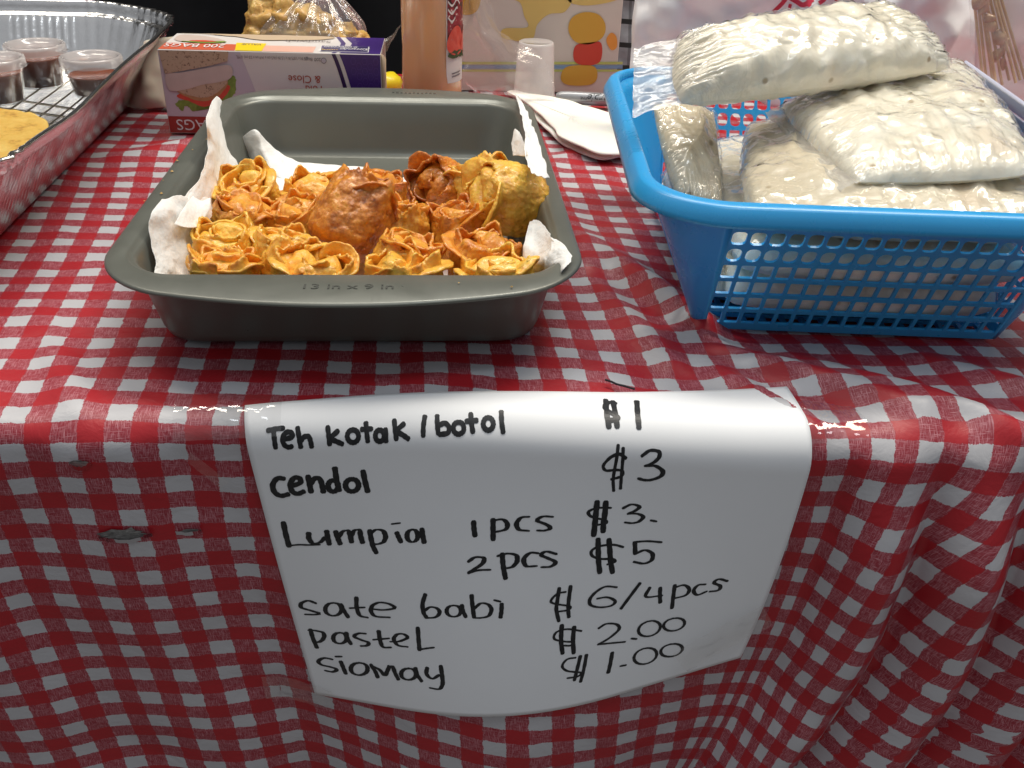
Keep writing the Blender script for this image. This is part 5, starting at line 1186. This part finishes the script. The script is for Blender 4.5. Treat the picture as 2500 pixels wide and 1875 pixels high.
def rpr(pts, w_, host):
    t = BVHTree.FromPolygons([v.co[:] for v in host.data.vertices], [tuple(p.vertices) for p in host.data.polygons])
    P = catmull(np.array(pts, float), 5); T = np.gradient(P, axis=0); T /= np.linalg.norm(T, axis=1)[:, None]; Nn = np.stack([-T[:, 1], T[:, 0]], 1) * w_
    out = []
    for q, n_ in zip(P, Nn):
        for sg in (-1, 0, 1):
            x, y = q + n_ * sg; d = at(x, y, y=.3) - CAM; h = t.ray_cast(Vector(CAM), Vector(d).normalized())
            p = np.array(h[0]) if h[0] else at(x, y, y=.27); out.append(p - d / np.linalg.norm(d) * .0016)
    return mk('red_print', out, gridF(len(P), 3), mrp, host, smooth=False)
carrier = [o for o in C.objects if o.get('label', '').startswith('white plastic carrier bag')][0]
for pts, w_ in (([(1888, 30), (1910, 8), (1925, -12), (1938, -30)], 5), ([(1925, -8), (1945, 4), (1962, 12), (1985, -2)], 6), ([(1930, 10), (1926, 24)], 4), ([(1968, -10), (1978, 8), (1972, 16)], 4), ([(2000, 8), (2014, -4), (2018, -30)], 5), ([(2040, 6), (2052, -6), (2062, -30)], 5), ([(1895, -30), (1920, -60), (1990, -70)], 6)): rpr(pts, w_, carrier)

# satay sticks in a clear bag at the far right
sb = thing('satay_bag', tuple(Yp(2420, 120, .25)), 'clear plastic bag of brown satay sticks at the top right corner', 'bag of satay')
o0 = np.array(sb.location)
mstk = M('satay_stick'); mstk.set(color=mstk.mix(mstk.noise(60, 4), (.46, .26, .08), (.72, .54, .30)), rough=.4, coat=.3)
rg = np.random.RandomState(5)
for k in range(9):
    a = Yp(2375 + k * 5 + rg.uniform(-3, 3), -40 - 8 * k, .262 + .004 * (k % 3)); b = Yp(2395 + 14 * k + rg.uniform(-6, 6), 190 + 20 * rg.rand(), .238 + .004 * (k % 3))
    v, f = tube([a + (b - a) * t for t in np.linspace(0, 1, 7)], .0013, 8); mk('satay_stick', np.array(v) - o0, f, mstk.m, sb)
mme = M('satay_meat'); mme.set(color=mme.ramp(mme.noise(90, 4, .6), [(.3, (.30, .14, .05)), (.6, (.62, .42, .22)), (.8, (.75, .62, .42))]), rough=.35, coat=.4, normal=mme.bump(mme.noise(140, 4), .6, .002))
iv, if_ = ico()
for k in range(9):
    c = Yp(2385 + rg.uniform(0, 26) + k * 7, -20 + k * 22, .250) ; V = iv * np.array([.0075, .005, .010]) * rg.uniform(.7, 1.2) + c - o0
    mods(mk('satay_meat', V + .002 * rg.randn(12, 3), if_, mme.m, sb), sub=2)
P = surf([[Yp(2362, -60, .24), Yp(2400, -60, .225), Yp(2520, -60, .24)], [Yp(2366, 20, .235), Yp(2440, 20, .22), Yp(2560, 20, .235)], [Yp(2372, 110, .23), Yp(2450, 110, .215), Yp(2570, 110, .23)], [Yp(2385, 190, .225), Yp(2460, 195, .215), Yp(2570, 200, .225)], [Yp(2400, 240, .235), Yp(2480, 250, .225), Yp(2580, 250, .235)]], 9, 9)
N = normals(P); P = P + N * (.0045 * fbm(P * 30, 3, 4) + .005 * (ridged(P * 20, 2, 9) - .9))[..., None]
mk('plastic_film', P - o0, gridF(P.shape[0], P.shape[1]), film_mat('satay_film', haze=.20, rough=.06, bscale=40, bstr=.9, spec=1.3, hazecol=(.86, .80, .80)), sb)

# cream plastic bag behind the tray and the carton
crumpled([[Yp(330, 120, .40), Yp(360, 100, .38), Yp(420, 90, .40)], [Yp(310, 180, .39), Yp(350, 180, .36), Yp(430, 180, .385)], [Yp(290, 230, .385), Yp(345, 235, .355), Yp(430, 235, .375)], [at(285, 262, z=.003), at(345, 262, z=.003), at(430, 262, z=.003)]], 'plastic_bag', 'cream coloured plastic bag between the foil tray and the carton', 'plastic bag', plain('cream_bag', (.64, .54, .45), .4, .05, 30, bump=.5, bscale=40, sss=.2, ssss=.01), 41, amp=.004, fr=24, solid=.0008)
sag = at(370, 96, z=.074)

# tied clear bag of fried pastries behind the carton
pbag = thing('pastry_bag', (-.105, .42, 0), 'tied clear plastic bag of golden fried pastries behind the carton', 'bag of pastries')
mpa = M('fried_pastry'); mpa.set(color=mpa.ramp(mpa.noise(55, 5, .6), [(.28, (.34, .15, .03)), (.45, (.62, .36, .09)), (.65, (.70, .46, .15))]), rough=.4, sss=.15, ssss=.004, coat=.2, normal=mpa.bump(mpa.noise(170, 4, .65), .6, .0018))
rg = np.random.RandomState(12)
for k, (px, py, yy, sx_, sz_) in enumerate([(645, 72, .405, .020, .026), (700, 62, .40, .024, .024), (752, 74, .395, .026, .022), (810, 92, .395, .026, .016), (862, 104, .40, .018, .011), (665, 18, .415, .020, .020), (650, 108, .40, .022, .02), (735, 105, .395, .022, .02), (790, 112, .395, .024, .016), (640, 30, .42, .014, .020)]):
    c = Yp(px, py, yy); a, s = np.meshgrid(np.linspace(0, 2 * np.pi, 40, endpoint=False), np.linspace(.02, .98, 24), indexing='ij')
    Q = np.stack([sx_ * np.cos(a) * np.sin(s * np.pi), .02 * np.sin(a) * np.sin(s * np.pi), sz_ * np.cos(s * np.pi)], -1)
    Q = Q * (1 + .38 * fbm(Q * np.array([50, 50, 80]) + k * 5, 4, k))[..., None] + c - np.array(pbag.location); mk('fried_pastry', Q, gridF(40, 24, True), mpa.m, pbag)
def ringp(z, t):
    return None
base = [Yp(x, y, .40) for x, y in ((755, 150), (756, 112), (750, 72), (755, 35), (766, -15), (770, -60), (770, -80), (770, -110), (772, -150))]
wd = [(.057, .050), (.062, .055), (.055, .048), (.042, .038), (.019, .018), (.008, .006), (.0045, .0045), (.016, .012), (.035, .02)]
Pq = []
for (b_, (wx, wy)) in zip(base, wd):
    Pq.append([b_ + np.array([wx * math.cos(t), .015 + wy * math.sin(t), 0]) for t in np.linspace(0, 2 * math.pi, 24, endpoint=False)])
Pq = np.array(Pq); A = np.array([catmull(Pq[:, j], 8) for j in range(24)]).transpose(1, 0, 2); A = np.array([catmull(A[i], 6, True) for i in range(len(A))])
th_ = np.linspace(0, 2 * np.pi, A.shape[1], endpoint=False); cen = A.mean(1, keepdims=True); tt = np.linspace(0, 1, A.shape[0])[:, None]
plt = 1 + (.13 * np.sin(th_ * 17 + 2 * np.sin(th_ * 3)) + .06 * np.sin(th_ * 31))[None] * sst(tt, .12, .5) + .07 * n3(np.cos(th_)[None] * 3, np.sin(th_)[None] * 3, tt * 6, 3)
A = cen + (A - cen) * plt[..., None]
mk('plastic_film', A - np.array(pbag.location), gridF(A.shape[0], A.shape[1], False, True), film_mat('pastry_film', haze=.10, rough=.09, bscale=60, bstr=1., spec=3.2), pbag)

# ------------------------------------------------------------------ what stands behind and under the table
mbk2 = M('black_fabric'); mbk2.set(color=mbk2.mix(mbk2.noise(30, 4), (.006, .0065, .008), (.013, .014, .017)), rough=.85, spec=.2, sheen=.0)
u, v = np.meshgrid(np.linspace(-1.6, 1.9, 180), np.linspace(-.75, 1.3, 60), indexing='ij')
yb = .98 + .035 * np.sin(u * 13 + .6 * np.sin(u * 5 + v * 2)) + .02 * n3(u * 6, v * 3, 0, 5)
tag(mk('black_drape', np.stack([u, yb, v], -1), gridF(180, 60), mbk2.m), 'black fabric hanging in soft folds behind the whole table', 'black cloth')
v, f = bx((.05, .168, -.030), (2.1, .730, .030)); tb = mk('table', v, f, plain('table_board', (.30, .28, .26), .6), smooth=False); tag(tb, 'folding table top hidden under the gingham tablecloth', 'table')
tb.location = (0, 0, 0)
for sx in (-.9, 1.0):
    for yy in (-.12, .48):
        v, f = tube([(sx, yy, -.043), (sx, yy, -.75)], .014, 10); mk('leg', v, f, plain('table_leg_metal', (.25, .25, .25), .4, metal=.8), tb)
v, f = bx((0, 0, -.76), (8, 8, .02)); fl = mk('floor', v, f, plain('floor_tile', (.20, .19, .18), .45, .08, 3), smooth=False); tag(fl, kind='structure')
